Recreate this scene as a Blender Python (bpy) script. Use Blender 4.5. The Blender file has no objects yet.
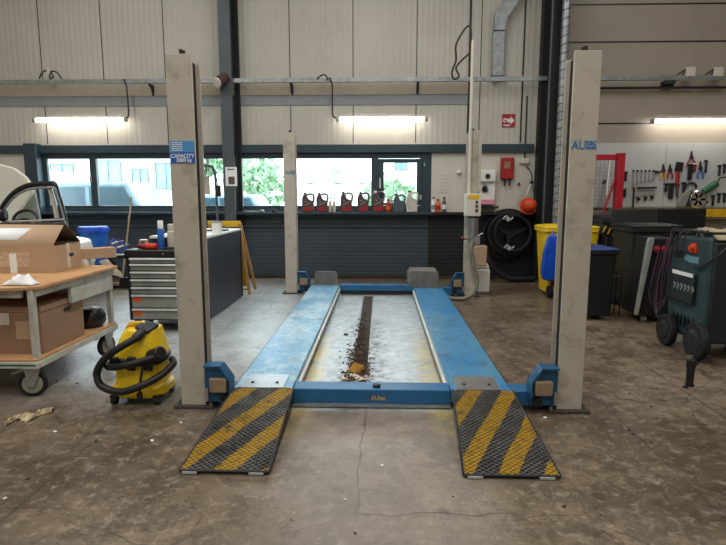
import bpy, bmesh, math, random
from mathutils import Vector, Matrix, Euler
random.seed(7)
C = bpy.context.scene.collection
PI = math.pi
# ------------------------------------------------------------ camera frame
FPX = 545.0; PITCH = math.radians(8.1); YAW = math.radians(1.8); EYE = 1.5
_F = Vector((-math.sin(YAW)*math.cos(PITCH), math.cos(YAW)*math.cos(PITCH), -math.sin(PITCH)))
_R = Vector((math.cos(YAW), math.sin(YAW), 0)); _U = _R.cross(_F)
def ray(x, y): return _F*FPX + _R*(x-363) + _U*(272.5-y)
def aY(x, y, Y):            # measured point of the room at depth Y
    d = ray(x, y); return Vector((0, 0, EYE)) + d*(Y/d.y)
def aZ(x, y, Z=0):
    d = ray(x, y); return Vector((0, 0, EYE)) + d*((Z-EYE)/d.z)
def aX(x, y, X):
    d = ray(x, y); return Vector((0, 0, EYE)) + d*(X/d.x)

# ------------------------------------------------------------ materials
def lin(h):
    h = h.lstrip('#'); v = [int(h[i:i+2], 16)/255 for i in (0, 2, 4)]
    return tuple((c/12.92 if c <= .04045 else ((c+.055)/1.055)**2.4) for c in v)+(1,)
class NT:
    def __init__(s, name):
        s.m = bpy.data.materials.new(name); s.m.use_nodes = True
        s.t = s.m.node_tree; s.b = s.t.nodes['Principled BSDF']; s.co = s.t.nodes.new('ShaderNodeTexCoord')
    def n(s, k, **kw):
        o = s.t.nodes.new(k)
        for a, v in kw.items(): setattr(o, a, v)
        return o
    def l(s, a, b): s.t.links.new(a, b)
    def noise(s, scale, detail=4, rough=.55, vec=None, stretch=None):
        t = s.n('ShaderNodeTexNoise'); t.inputs['Scale'].default_value = scale
        t.inputs['Detail'].default_value = detail; t.inputs['Roughness'].default_value = rough
        v = vec or s.co.outputs['Object']
        if stretch:
            mp = s.n('ShaderNodeMapping'); mp.inputs['Scale'].default_value = stretch; s.l(v, mp.inputs[0]); v = mp.outputs[0]
        s.l(v, t.inputs['Vector']); return t.outputs['Fac']
    def ramp(s, fac, a, b, ca=(0, 0, 0, 1), cb=(1, 1, 1, 1)):
        r = s.n('ShaderNodeValToRGB'); r.color_ramp.elements[0].position = a; r.color_ramp.elements[1].position = b
        r.color_ramp.elements[0].color = ca; r.color_ramp.elements[1].color = cb; s.l(fac, r.inputs[0]); return r.outputs['Color']
    def mix(s, fac, a, b, mode='MIX'):
        m = s.n('ShaderNodeMix', data_type='RGBA', blend_type=mode)
        for sock, v in ((m.inputs[0], fac), (m.inputs[6], a), (m.inputs[7], b)):
            if isinstance(v, (int, float, tuple)): sock.default_value = v
            else: s.l(v, sock)
        return m.outputs[2]
    def math(s, op, a, b=0.0, c=None):
        m = s.n('ShaderNodeMath', operation=op)
        for i, v in enumerate((a, b) if c is None else (a, b, c)):
            if isinstance(v, (int, float)): m.inputs[i].default_value = v
            else: s.l(v, m.inputs[i])
        return m.outputs[0]
    def xyz(s):
        x = s.n('ShaderNodeSeparateXYZ'); s.l(s.co.outputs['Object'], x.inputs[0]); return x.outputs
    def bump(s, h, strength=.3, dist=.01):
        b = s.n('ShaderNodeBump'); b.inputs['Strength'].default_value = strength; b.inputs['Distance'].default_value = dist
        s.l(h, b.inputs['Height']); s.l(b.outputs[0], s.b.inputs['Normal'])
def scale_c(c, k): return tuple(min(1, v*k) for v in c[:3])+(1,)
def M(name, hexc, rough=.6, metal=0.0, var=.18, scale=7, dirt=None, bump=.0, alpha=None, trans=0, emit=0):
    t = NT(name); c = lin(hexc)
    f = t.noise(scale, 5, .6)
    col = t.mix(t.ramp(f, .3, .7), scale_c(c, 1-var), scale_c(c, 1+var))
    if dirt:
        g = t.ramp(t.noise(dirt[2], 6, .7), .52, .52+dirt[1])
        col = t.mix(g, col, lin(dirt[0]))
    t.l(col, t.b.inputs['Base Color'])
    t.b.inputs['Roughness'].default_value = rough; t.b.inputs['Metallic'].default_value = metal
    if bump: t.bump(t.noise(scale*9, 4, .6), bump, .003)
    if trans: t.b.inputs['Transmission Weight'].default_value = trans
    if emit:
        t.b.inputs['Emission Color'].default_value = c; t.b.inputs['Emission Strength'].default_value = emit
    return t.m
K = {}
def mt(name, *a, **k):
    K[name] = M(name, *a, **k); return K[name]
mt('post_paint', '#b7b0a2', .5, dirt=('#857865', .25, 4.5), var=.06)
mt('post_inner', '#1d1a18', .8)
mt('lift_blue', '#1f6190', .42, dirt=('#35424a', .3, 5), var=.15)
mt('bracket_blue', '#1b5379', .45, dirt=('#243038', .3, 9))
mt('dark_metal', '#24262a', .5, .3)
mt('steel', '#a9abab', .32, .8, dirt=('#6d6a64', .5, 6))
mt('galv', '#979c9e', .42, .6, var=.25, scale=12)
mt('white_rail', '#dddcd2', .35)
mt('wood_block', '#8d7a60', .8, scale=20)
mt('black', '#141416', .5, var=.3)
mt('black_rubber', '#0c0c0d', .75, var=.3)
mt('black_gloss', '#15171a', .25)
mt('grey_stop', '#6c6964', .7, dirt=('#4b4743', .3, 8))
mt('cable', '#2b2726', .6)
mt('cream', '#cfc9ba', .5, var=.06)
mt('tan_box', '#a78f74', .6)
mt('white', '#e2e2de', .5, var=.05)
mt('paper', '#e9ecec', .8, var=.04)
mt('print', '#5c4a44', .8, var=.5, scale=40)
mt('sign_blue', '#1f63b8', .4, var=.05); mt('sign_sky', '#4a93cf', .4, var=.05)
mt('logo_blue', '#1a74b4', .4, var=.05)
mt('yellow', '#dcae1c', .45, dirt=('#8a6a1c', .35, 9)); mt('vac_yellow', '#e8c312', .38, dirt=('#a08420', .3, 12), var=.06)
mt('bin_yellow', '#e6c11c', .5, var=.07); mt('orange', '#d8641e', .45)
mt('bin_black', '#0f1113', .55, var=.2); mt('bin_charcoal', '#131617', .6, var=.2)
mt('blue_plastic', '#1f5fb0', .4); mt('lid_blue', '#153c7c', .4); mt('bag_blue', '#1b4fc0', .3, var=.2)
mt('cardboard', '#b4977a', .85, var=.06, scale=4); mt('cardboard_dark', '#93745b', .85, var=.08)
mt('card_inside_shade', '#54402f', .9); mt('label_print', '#c3a88f', .6, var=.3, scale=45); mt('tape', '#cbbfae', .3)  # inner card colour darkened for the shade within open cartons
mt('bench_wood', '#c39568', .5, var=.12, scale=3, dirt=('#94663f', .4, 5))
mt('cart_grey', '#b8b7ad', .5, dirt=('#77736a', .4, 6)); mt('cart_panel', '#8a897d', .55)
mt('chest_grey', '#8f908b', .5); mt('chest_black', '#1c1d20', .45); mt('alu', '#b9bbba', .4, .3)
mt('bench_side', '#252b35', .45, var=.12); mt('red', '#9a1b24', .45); mt('frame_red', '#b01c30', .45, var=.1)
mt('hat_orange', '#c8431c', .5); mt('red_dark', '#7c1720', .5)
mt('grate', '#4d463e', .7, .3, scale=20); mt('teal', '#263d43', .5, var=.12); mt('teal_dark', '#162023', .55)
mt('grey_panel', '#8e918c', .5); mt('pink', '#d88a9c', .3); mt('purple', '#4d3048', .4)
mt('cloth', '#a89b7f', .9, var=.3, scale=14); mt('rag', '#b5a687', .9, var=.35, scale=22)
mt('cloth_blue', '#27336e', .8, var=.5, scale=16)
mt('green', '#1f5c40', .5); mt('chrome', '#c9c9c9', .15, 1.0); mt('sponge', '#b98a3c', .9, scale=30)
mt('hose', '#6b6a58', .55, var=.2); mt('dirt', '#33291f', .95, scale=30, var=.5); mt('leaf', '#4c3c2e', .9, scale=30, var=.5)
mt('trestle_wood', '#a57a45', .7); mt('jug_dark', '#544044', .4, var=.35, scale=14); mt('jug_label', '#8a2a34', .4, var=.6, scale=25); mt('jug_grey', '#4a5560', .4); mt('jug_white', '#c9c0b8', .45); mt('siren', '#4a3431', .6); mt('sheet_faint', '#cdc6b8', .8, var=.03)
mt('frame_dark', '#2b3c46', .4, var=.1); mt('frame_edge', '#3c4c55', .4, var=.1)
mt('column_paint', '#4a5257', .5, var=.12); mt('column_dark', '#141518', .6)
mt('trim_tan', '#a89e8c', .6, var=.06); mt('trim_grey', '#858a8c', .6, var=.06); mt('skirt', '#3a2d24', .9, var=.4)
mt('car_white', '#d9d6c8', .3, var=.03); mt('car_dark', '#1c1e21', .35); mt('car_silver', '#66808c', .4); mt('car_glass', '#2e4a56', .3)
mt('facade', '#e6e6e2', .8, var=.03); mt('win_ext', '#6f98a6', .3); mt('foliage', '#86a583', .8, var=.3, scale=3); mt('asphalt', '#8b8c8c', .9)  # foliage green paled to hold the outdoor haze
mt('bark', '#5a4a3c', .9); mt('roller', '#8a8c8c', .5)

def lamp_mat():
    t = NT('tube_glow'); t.b.inputs['Emission Color'].default_value = (1, .93, .82, 1); t.b.inputs['Emission Strength'].default_value = 14
    t.b.inputs['Base Color'].default_value = (.9, .9, .88, 1); K['tube'] = t.m
lamp_mat()
def glass_mat():
    m = bpy.data.materials.new('window_glass'); m.use_nodes = True; n = m.node_tree; n.nodes.clear()
    o = n.nodes.new('ShaderNodeOutputMaterial'); tr = n.nodes.new('ShaderNodeBsdfTransparent'); tr.inputs[0].default_value = (.93, .97, .98, 1)
    g = n.nodes.new('ShaderNodeBsdfGlossy'); g.inputs['Roughness'].default_value = .02
    mx = n.nodes.new('ShaderNodeMixShader'); mx.inputs[0].default_value = .05
    n.links.new(tr.outputs[0], mx.inputs[1]); n.links.new(g.outputs[0], mx.inputs[2]); n.links.new(mx.outputs[0], o.inputs[0]); K['glass'] = m
glass_mat()
def panel_mat(name, hexc, axis, pitch, dirt='#8d8372', strength=.5):
    t = NT(name); c = lin(hexc); x = t.xyz()[axis]
    s = t.math('SINE', t.math('MULTIPLY', x, 2*PI/pitch))
    line = t.ramp(s, .80, .98)
    n = t.noise(1.3, 5, .6)
    col = t.mix(t.ramp(n, .3, .75), scale_c(c, .93), scale_c(c, 1.05))
    st = t.ramp(t.noise(2.2, 7, .75, stretch=(1, 1, .35)), .56, .8)
    col = t.mix(t.math('MULTIPLY', st, .3), col, lin(dirt))
    col = t.mix(t.math('MULTIPLY', line, .08), col, scale_c(c, .6))
    t.l(col, t.b.inputs['Base Color']); t.b.inputs['Roughness'].default_value = .55
    t.bump(s, strength, .004); K[name] = t.m
panel_mat('panel', '#bcb8ae', 0, .095)
panel_mat('panel_white', '#cac5ba', 0, .12, strength=.2)
panel_mat('panel_concrete', '#a2988b', 2, 3.3, strength=0)
panel_mat('lower_cladding', '#37434c', 2, .07, dirt='#232a31', strength=.25)
panel_mat('lower_dark', '#141517', 2, .07, dirt='#141617', strength=.2)
panel_mat('peg', '#c3c5c5', 0, .3, dirt='#9d9fa0', strength=0)
def floor_mat():
    t = NT('floor_concrete')
    X, Y, Z = t.xyz()
    n1 = t.noise(.55, 8, .62); n2 = t.noise(3.1, 8, .7); n3 = t.noise(14, 6, .7); n4 = t.noise(1.5, 7, .75)
    n5 = t.noise(5.5, 9, .8); n6 = t.noise(.9, 9, .8)
    col = t.mix(t.ramp(n1, .40, .60), lin('#5a4b3a'), lin('#8a7a66'))
    col = t.mix(t.math('MULTIPLY', t.ramp(n5, .49, .55), .6), col, lin('#4d4134'))
    col = t.mix(t.math('MULTIPLY', t.ramp(n6, .51, .555), .6), col, lin('#3d3226'))
    col = t.mix(t.math('MULTIPLY', t.ramp(n2, .50, .60), .6), col, lin('#615445'))
    col = t.mix(t.math('MULTIPLY', t.ramp(n3, .52, .66), .55), col, lin('#a09381'))
    # oil spots
    v = t.n('ShaderNodeTexVoronoi'); v.inputs['Scale'].default_value = 2.4; t.l(t.co.outputs['Object'], v.inputs['Vector'])
    wob = t.math('ADD', v.outputs['Distance'], t.math('MULTIPLY', n3, .12))
    spot = t.ramp(wob, .12, .17, (1, 1, 1, 1), (0, 0, 0, 1))
    col = t.mix(t.math('MULTIPLY', spot, .75), col, lin('#3a322b'))
    v2 = t.n('ShaderNodeTexVoronoi'); v2.inputs['Scale'].default_value = 9; t.l(t.co.outputs['Object'], v2.inputs['Vector'])
    sp2 = t.math('MULTIPLY', t.ramp(v2.outputs['Distance'], .06, .12, (1, 1, 1, 1), (0, 0, 0, 1)), t.ramp(n4, .5, .6))
    col = t.mix(t.math('MULTIPLY', sp2, .8), col, lin('#2c2621'))
    dk = t.ramp(n4, .56, .78); col = t.mix(t.math('MULTIPLY', dk, .6), col, lin('#423628'))
    n7 = t.noise(34, 6, .8); col = t.mix(t.math('MULTIPLY', t.ramp(n7, .55, .62), .5), col, lin('#3a3026'))
    n8 = t.noise(1.9, 3, .5); sr = t.ramp(t.math('ADD', n8, t.math('MULTIPLY', n3, .06)), .655, .68); col = t.mix(t.math('MULTIPLY', sr, .5), col, lin('#41372d'))
    # painted, worn bay; window glare coloured into it and the floor left of it
    def band(s, a, b, w):
        up = t.n('ShaderNodeMapRange'); up.inputs[1].default_value = a-w; up.inputs[2].default_value = a+w; t.l(s, up.inputs[0])
        dn = t.n('ShaderNodeMapRange'); dn.inputs[1].default_value = b-w; dn.inputs[2].default_value = b+w; dn.inputs[3].default_value = 1; dn.inputs[4].default_value = 0; t.l(s, dn.inputs[0])
        return t.math('MULTIPLY', up.outputs[0], dn.outputs[0])
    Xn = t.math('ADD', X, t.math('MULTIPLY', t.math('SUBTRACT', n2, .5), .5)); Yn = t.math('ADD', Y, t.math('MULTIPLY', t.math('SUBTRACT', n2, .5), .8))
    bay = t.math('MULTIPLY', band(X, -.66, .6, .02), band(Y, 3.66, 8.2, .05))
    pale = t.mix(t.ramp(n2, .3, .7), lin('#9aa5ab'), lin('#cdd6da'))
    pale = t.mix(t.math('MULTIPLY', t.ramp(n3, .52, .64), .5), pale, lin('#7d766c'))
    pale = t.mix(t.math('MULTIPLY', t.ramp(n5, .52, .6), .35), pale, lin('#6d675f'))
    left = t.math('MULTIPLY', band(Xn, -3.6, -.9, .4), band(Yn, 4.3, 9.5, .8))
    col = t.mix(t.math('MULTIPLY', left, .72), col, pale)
    front = t.math('MULTIPLY', band(Xn, -.5, .55, .15), band(Yn, 1.2, 3.7, .3))
    col = t.mix(t.math('MULTIPLY', front, .4), col, lin('#9b948c'))
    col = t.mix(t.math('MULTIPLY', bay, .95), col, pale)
    # yellow edge lines of the bay beside the runways
    yl = t.math('MULTIPLY', t.math('ADD', band(X, -.66, -.50, .06), band(X, .36, .54, .06)), band(Yn, 3.6, 5.6, .45))
    col = t.mix(t.math('MULTIPLY', yl, t.ramp(n2, .3, .65)), col, lin('#cdb45c'))
    # dirt around the channel
    dr = t.math('MULTIPLY', band(Xn, -.33, .02, .07), band(Yn, 3.7, 6.4, .4))
    col = t.mix(t.math('MULTIPLY', dr, t.ramp(n3, .42, .6)), col, lin('#3b2f25'))
    # joints between the slabs
    def line(s, p, w=.006): return t.math('LESS_THAN', t.math('ABSOLUTE', t.math('SUBTRACT', s, p)), w)
    j = line(X, 2.35)
    for p in (1.62, 2.9, -1.75, -2.4, -3.1): j = t.math('MAXIMUM', j, line(X, p, .004))
    for p in (4.05, 2.4): j = t.math('MAXIMUM', j, t.math('MULTIPLY', line(Y, p, .003), t.math('GREATER_THAN', t.math('ABSOLUTE', X), 1.5)))
    col = t.mix(t.math('MULTIPLY', j, .65), col, lin('#2b241f'))
    # hairline cracks
    v3 = t.n('ShaderNodeTexVoronoi', feature='DISTANCE_TO_EDGE'); v3.inputs['Scale'].default_value = .8
    mv = t.n('ShaderNodeMix', data_type='VECTOR'); mv.inputs[0].default_value = .12
    nz = t.n('ShaderNodeTexNoise'); nz.inputs['Scale'].default_value = 4; t.l(t.co.outputs['Object'], nz.inputs['Vector'])
    t.l(t.co.outputs['Object'], mv.inputs[4]); t.l(nz.outputs['Color'], mv.inputs[5]); t.l(mv.outputs[1], v3.inputs['Vector'])
    ck = t.math('MULTIPLY', t.math('LESS_THAN', v3.outputs['Distance'], .004), t.ramp(n1, .45, .55))
    col = t.mix(t.math('MULTIPLY', ck, .5), col, lin('#3a322b'))
    t.l(col, t.b.inputs['Base Color'])
    r = t.n('ShaderNodeMapRange'); r.inputs[3].default_value = .22; r.inputs[4].default_value = .5; t.l(n2, r.inputs[0]); t.l(r.outputs[0], t.b.inputs['Roughness'])
    t.bump(t.math('ADD', n3, t.math('MULTIPLY', n2, 1.5)), .35, .004); K['floor'] = t.m
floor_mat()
def ramp_mat(name, u0, per, duty, cd=('#141312', '#2c2a28'), cy=('#b08a28', '#4c3f1e'), met=.2):
    t = NT(name); X, Y, Z = t.xyz()
    u = t.math('SUBTRACT', X, t.math('MULTIPLY', Y, .5))
    n = t.noise(9, 6, .7); nb = t.noise(3.5, 5, .6)
    u = t.math('ADD', u, t.math('MULTIPLY', t.math('SUBTRACT', nb, .5), .05))
    s = t.math('FRACT', t.math('DIVIDE', t.math('SUBTRACT', u, u0-per*duty/2), per))
    on = t.math('LESS_THAN', s, duty)
    on = t.math('MULTIPLY', on, t.ramp(n, .3, .5))
    col = t.mix(on, t.mix(t.ramp(n, .3, .7), lin(cd[0]), lin(cd[1])), t.mix(t.ramp(n, .4, .7), lin(cy[0]), lin(cy[1])))
    t.l(col, t.b.inputs['Base Color']); t.b.inputs['Roughness'].default_value = .42; t.b.inputs['Metallic'].default_value = met; K[name] = t.m
ramp_mat('ramp_right', -.92, .245, .46); ramp_mat('ramp_left', -2.51, .27, .46)
for n_, u_, p_ in (('ramp_right_wire', -.92, .245), ('ramp_left_wire', -2.51, .27)): ramp_mat(n_, u_, p_, .46, ('#5b5955', '#94928e'), ('#e6bb40', '#a58a44'), .45)
def runway_mat(name, base, worn, y0, y1):
    t = NT(name); X, Y, Z = t.xyz()
    n = t.noise(2.6, 9, .75, stretch=(1, .5, 1)); n2 = t.noise(13, 8, .8); n3 = t.noise(4, 9, .8)
    wear_glare = t.math('ADD', t.ramp(n, .45, .60), 0.0)
    col = t.mix(wear_glare, lin(base), lin(worn))
    col = t.mix(t.math('MULTIPLY', t.ramp(n2, .53, .63), .5), col, lin('#475358'))
    col = t.mix(t.math('MULTIPLY', t.ramp(n3, .55, .62), .6), col, lin('#3f4d55'))
    col = t.mix(t.math('MULTIPLY', t.ramp(t.noise(3.1, 9, .8, stretch=(1, 1, 3)), .58, .64), .6), col, lin('#a9b9bf'))
    mr = t.n('ShaderNodeMapRange'); mr.inputs[1].default_value = y0; mr.inputs[2].default_value = y1; t.l(t.math('ADD', Y, t.math('MULTIPLY', n, 1.0)), mr.inputs[0])
    col = t.mix(t.math('MULTIPLY', mr.outputs[0], .75), col, lin('#97948e'))
    t.l(col, t.b.inputs['Base Color']); t.b.inputs['Roughness'].default_value = .36; t.bump(n2, .2, .002); K[name] = t.m
runway_mat('runway_right', '#2379ae', '#4d88a8', 7.4, 8.6); runway_mat('runway_left', '#4f8fb3', '#9dbac6', 7.9, 9.8)  # left runway paled with window glare put into its colours

# ------------------------------------------------------------ mesh builder
class MB:
    def __init__(s): s.v = []; s.f = []
    def add(s, vs, fs, mtx=None):
        k = len(s.v)
        for p in vs:
            p = Vector(p); s.v.append(mtx @ p if mtx else p)
        s.f += [tuple(i+k for i in f) for f in fs]; return s
    def box(s, x0, x1, y0, y1, z0, z1, mtx=None):
        return s.add([(x0, y0, z0), (x1, y0, z0), (x1, y1, z0), (x0, y1, z0), (x0, y0, z1), (x1, y0, z1), (x1, y1, z1), (x0, y1, z1)],
                     [(0, 3, 2, 1), (4, 5, 6, 7), (0, 1, 5, 4), (1, 2, 6, 5), (2, 3, 7, 6), (3, 0, 4, 7)], mtx)
    def bc(s, c, d, rot=(0, 0, 0)):
        m = Matrix.Translation(c) @ Euler(rot).to_matrix().to_4x4()
        return s.box(-d[0]/2, d[0]/2, -d[1]/2, d[1]/2, -d[2]/2, d[2]/2, m)
    def cyl(s, p, q, r, r2=None, n=16, cap=True):
        p = Vector(p); q = Vector(q); r2 = r if r2 is None else r2; a = (q-p).normalized()
        u = a.orthogonal().normalized(); w = a.cross(u); vs = []
        for c, rr in ((p, r), (q, r2)):
            for i in range(n):
                t = 2*PI*i/n; vs.append(c+(u*math.cos(t)+w*math.sin(t))*rr)
        fs = [(i, (i+1) % n, n+(i+1) % n, n+i) for i in range(n)]
        if cap: fs += [tuple(range(n))[::-1], tuple(range(n, 2*n))]
        return s.add(vs, fs)
    def tube(s, pts, r, n=8, smooth=0, closed=False):
        pts = [Vector(p) for p in pts]
        if smooth: pts = spline(pts, smooth, closed)
        vs = []; fs = []; N = len(pts); prev = None
        for i, p in enumerate(pts):
            if closed: d = pts[(i+1) % N]-pts[i-1]
            else: d = (pts[min(i+1, N-1)]-pts[max(i-1, 0)])
            d = d.normalized() if d.length > 1e-9 else Vector((0, 0, 1))
            u = d.orthogonal().normalized() if prev is None else (prev-d*prev.dot(d)).normalized()
            prev = u; w = d.cross(u); rr = r[i] if isinstance(r, list) else r
            for k in range(n):
                t = 2*PI*k/n; vs.append(p+(u*math.cos(t)+w*math.sin(t))*rr)
        M_ = N if closed else N-1
        for i in range(M_):
            for k in range(n):
                a = i*n+k; b = i*n+(k+1) % n; c = ((i+1) % N)*n+(k+1) % n; d2 = ((i+1) % N)*n+k
                fs.append((a, b, c, d2))
        if not closed: fs += [tuple(range(n))[::-1], tuple(range((N-1)*n, N*n))]
        return s.add(vs, fs)
    def lathe(s, prof, c=(0, 0, 0), n=24, mtx=None):
        vs = []; fs = []
        for r, z in prof:
            for i in range(n):
                t = 2*PI*i/n; vs.append((c[0]+r*math.cos(t), c[1]+r*math.sin(t), c[2]+z))
        for j in range(len(prof)-1):
            for i in range(n): fs.append((j*n+i, j*n+(i+1) % n, (j+1)*n+(i+1) % n, (j+1)*n+i))
        fs += [tuple(range(n))[::-1], tuple(range((len(prof)-1)*n, len(prof)*n))]
        return s.add(vs, fs, mtx)
    def prism(s, pts, axis, a, b, mtx=None):
        # pts 2d; axis 'y': (x,z) extruded along y; 'x': (y,z) ; 'z': (x,y)
        def P(u, v, w): return {'y': (u, w, v), 'x': (w, u, v), 'z': (u, v, w)}[axis]
        n = len(pts); vs = [P(u, v, a) for u, v in pts]+[P(u, v, b) for u, v in pts]
        return s.add(vs, [tuple(range(n)), tuple(range(n, 2*n))[::-1]]+[(i, i+n, (i+1) % n+n, (i+1) % n) for i in range(n)], mtx)
    def grid(s, fn, nu, nv):
        vs = [fn(i/nu, j/nv) for j in range(nv+1) for i in range(nu+1)]
        return s.add(vs, [(j*(nu+1)+i, j*(nu+1)+i+1, (j+1)*(nu+1)+i+1, (j+1)*(nu+1)+i) for j in range(nv) for i in range(nu)])
def spline(pts, k=6, closed=False):
    out = []; N = len(pts)
    rng = N if closed else N-1
    for i in range(rng):
        p1, p2 = pts[i], pts[(i+1) % N]
        p0 = pts[i-1] if (i > 0 or closed) else p1; p3 = pts[(i+2) % N] if (i+2 < N or closed) else p2
        for j in range(k):
            t = j/k
            out.append(.5*((2*p1)+(-p0+p2)*t+(2*p0-5*p1+4*p2-p3)*t*t+(-p0+3*p1-3*p2+p3)*t*t*t))
    if not closed: out.append(pts[-1])
    return out
def wloc(o):
    v = Vector((0, 0, 0))
    while o: v += o.location; o = o.parent
    return v
def mk(name, mb, mat, parent=None, bevel=0, solid=0, seg=2, sub=0):
    off = wloc(parent)
    me = bpy.data.meshes.new(name); me.from_pydata([tuple(v-off) for v in mb.v], [], mb.f)
    bm = bmesh.new(); bm.from_mesh(me)
    if not solid: bmesh.ops.recalc_face_normals(bm, faces=bm.faces)
    bm.to_mesh(me); bm.free()
    me.materials.append(K[mat] if isinstance(mat, str) else mat)
    me.polygons.foreach_set('use_smooth', [True]*len(me.polygons)); me.set_sharp_from_angle(angle=math.radians(38))
    o = bpy.data.objects.new(name, me); C.objects.link(o); o.parent = parent
    if solid:
        md = o.modifiers.new('s', 'SOLIDIFY'); md.thickness = solid
    if sub:
        md = o.modifiers.new('ss', 'SUBSURF'); md.levels = sub; md.render_levels = sub
    if bevel:
        md = o.modifiers.new('b', 'BEVEL'); md.width = bevel; md.segments = seg; md.limit_method = 'ANGLE'; md.angle_limit = math.radians(40)
    return o
def tag(o, label, cat, group=None):
    o['label'] = label; o['category'] = cat
    if group: o['group'] = group
    return o
def thing(name, label, cat, loc=(0, 0, 0), group=None):
    o = bpy.data.objects.new(name, None); C.objects.link(o); o.location = loc; o.empty_display_size = .1
    return tag(o, label, cat, group)
def one(name, mb, mat, label, cat, group=None, **k): return tag(mk(name, mb, mat, **k), label, cat, group)
def struct(name, mb, mat, **k):
    o = mk(name, mb, mat, **k)
    if o.parent is None: o['kind'] = 'structure'
    return o
def lab(o, s): o['label'] = s; return o
def dup(r, loc, rotz=None, label=None):
    c = r.copy(); C.objects.link(c); c.location = loc
    if rotz is not None: c.rotation_euler = (0, 0, rotz)
    if label: c['label'] = label
    def kids(src, dst):
        for ch in list(src.children):
            if ch == dst: continue
            d = ch.copy(); C.objects.link(d); d.parent = dst; kids(ch, d)
    kids(r, c); return c
def text(name, body, size, loc, mat, parent, rot=(PI/2, 0, 0), ext=.001, align='LEFT', sx=1.0, off=0.0):
    cu = bpy.data.curves.new(name, 'FONT'); cu.body = body; cu.size = size; cu.extrude = ext; cu.align_x = align; cu.offset = off
    to = bpy.data.objects.new(name+'_c', cu); C.objects.link(to)
    bpy.context.view_layer.update()
    me = bpy.data.meshes.new_from_object(to.evaluated_get(bpy.context.evaluated_depsgraph_get())); bpy.data.objects.remove(to)
    me.name = name
    m = Matrix.Translation(Vector(loc)-wloc(parent)) @ Euler(rot).to_matrix().to_4x4() @ Matrix.Diagonal((sx, 1, 1, 1))
    me.transform(m); me.materials.clear(); me.materials.append(K[mat])
    o = bpy.data.objects.new(name, me); C.objects.link(o); o.parent = parent; return o

# ============================================================ SETTING
YW = 9.80   # inner face of the back wall
XL, XR, YB, ZC = -8.2, 8.2, -6.0, 6.4
W1 = (-6.24, -2.62); W2 = (-2.60, .90); ZS, ZT = 1.25, 2.28   # window bays
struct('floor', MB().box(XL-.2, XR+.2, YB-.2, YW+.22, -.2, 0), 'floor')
b = MB().box(XL, 2.72, YW, YW+.2, 2.37, ZC)
struct('wall_back', b, 'panel')
b = MB().box(3.02, XR, YW, YW+.2, 0, ZC); struct('wall_back_concrete', b, 'panel_concrete')
b = MB().box(XL, W1[0], YW, YW+.2, ZS, 2.37).box(W2[1], 2.72, YW, YW+.2, ZS-.05, 2.37)
struct('wall_back_middle', b, 'panel_white')
b = MB().box(XL, .86, YW, YW+.2, 0, ZS-.05); struct('wall_back_lower', b, 'lower_cladding')
b = MB().box(.86, 3.02, YW, YW+.2, 0, ZS-.05); struct('wall_back_base', b, 'lower_dark')
struct('wall_left', MB().box(XL-.2, XL, YB, YW+.2, 0, ZC), 'panel_white')
struct('wall_right', MB().box(XR, XR+.2, YB, YW+.2, 0, ZC), 'panel_concrete')
struct('wall_rear', MB().box(XL, XR, YB-.2, YB, 0, ZC), 'panel_white')
struct('ceiling', MB().box(XL-.2, XR+.2, YB-.2, YW+.2, ZC, ZC+.2), 'panel_white')
# beams, sills, rails of the wall
struct('trim_beam', MB().box(XL, 2.66, YW-.07, YW+.1, 2.235, 2.375), 'frame_dark', bevel=.006)
struct('trim_sill_right', MB().box(.90, 2.66, YW-.20, YW+.02, 1.155, 1.20), 'column_dark', bevel=.005)
struct('trim_sill', MB().box(XL, .90, YW-.20, YW+.02, 1.155, 1.20).box(XL, .90, YW-.03, YW+.02, 1.20, 1.25), 'frame_dark', bevel=.005)
struct('trim_ledge', MB().box(XL, .86, YW-.035, YW+.01, .93, .955).box(XL, .86, YW-.03, YW+.01, 1.02, 1.04), 'frame_edge')
struct('trim_flashing', MB().box(XL, 1.50, YW-.03, YW+.01, 3.22, 3.42), 'trim_tan')
struct('trim_flashing_grey', MB().box(XL, 1.50, YW-.015, YW+.01, 3.05, 3.22), 'trim_grey')
struct('baseboard_back', MB().box(XL, 2.66, YW-.05, YW, 0, .05), 'skirt')
# panel joints
b = MB()
for k in range(-7, 4):
    x = -.48+1.094*k
    if abs(x+2.63) < .2: continue
    b.box(x-.007, x+.007, YW-.004, YW+.01, 2.40, ZC)
struct('trim_joints', b, 'black')
b = MB()
for z in (2.72, 4.06, 4.66, 5.5): b.box(3.02, XR, YW-.004, YW+.01, z-.012, z+.012)
struct('trim_concrete_joints', b, 'black')
struct('trim_duct_edge', MB().box(1.50, 1.53, YW-.02, YW, 1.2, ZC), 'dark_metal')
struct('trim_corner_strip', MB().box(2.42, 2.44, YW-.02, YW, 2.4, ZC), 'dark_metal')
# steel columns
def icol(x0, x1, y0, name, m):
    t = .016
    b = MB().box(x0, x1, y0, y0+t, 0, ZC).box(x0, x1, YW-t-.005, YW-.005, 0, ZC).box((x0+x1)/2-.006, (x0+x1)/2+.006, y0+t, YW-t-.005, 0, ZC)
    return struct(name, b, m)
icol(-2.72, -2.52, 9.5, 'trim_column', 'column_paint')
struct('trim_column_side', MB().box(-2.525, -2.45, 9.72, YW-.005, 0, ZC), 'column_dark')
struct('trim_column_right', MB().box(2.70, 3.02, 9.62, 9.98, 0, ZC), 'column_dark')
icol(2.72, 3.0, 9.34, 'trim_column_front', 'column_dark')
struct('trim_column_left', MB().box(-6.30, -6.07, 9.62, YW-.001, 0, 2.40), 'frame_dark', bevel=.01)
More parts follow.
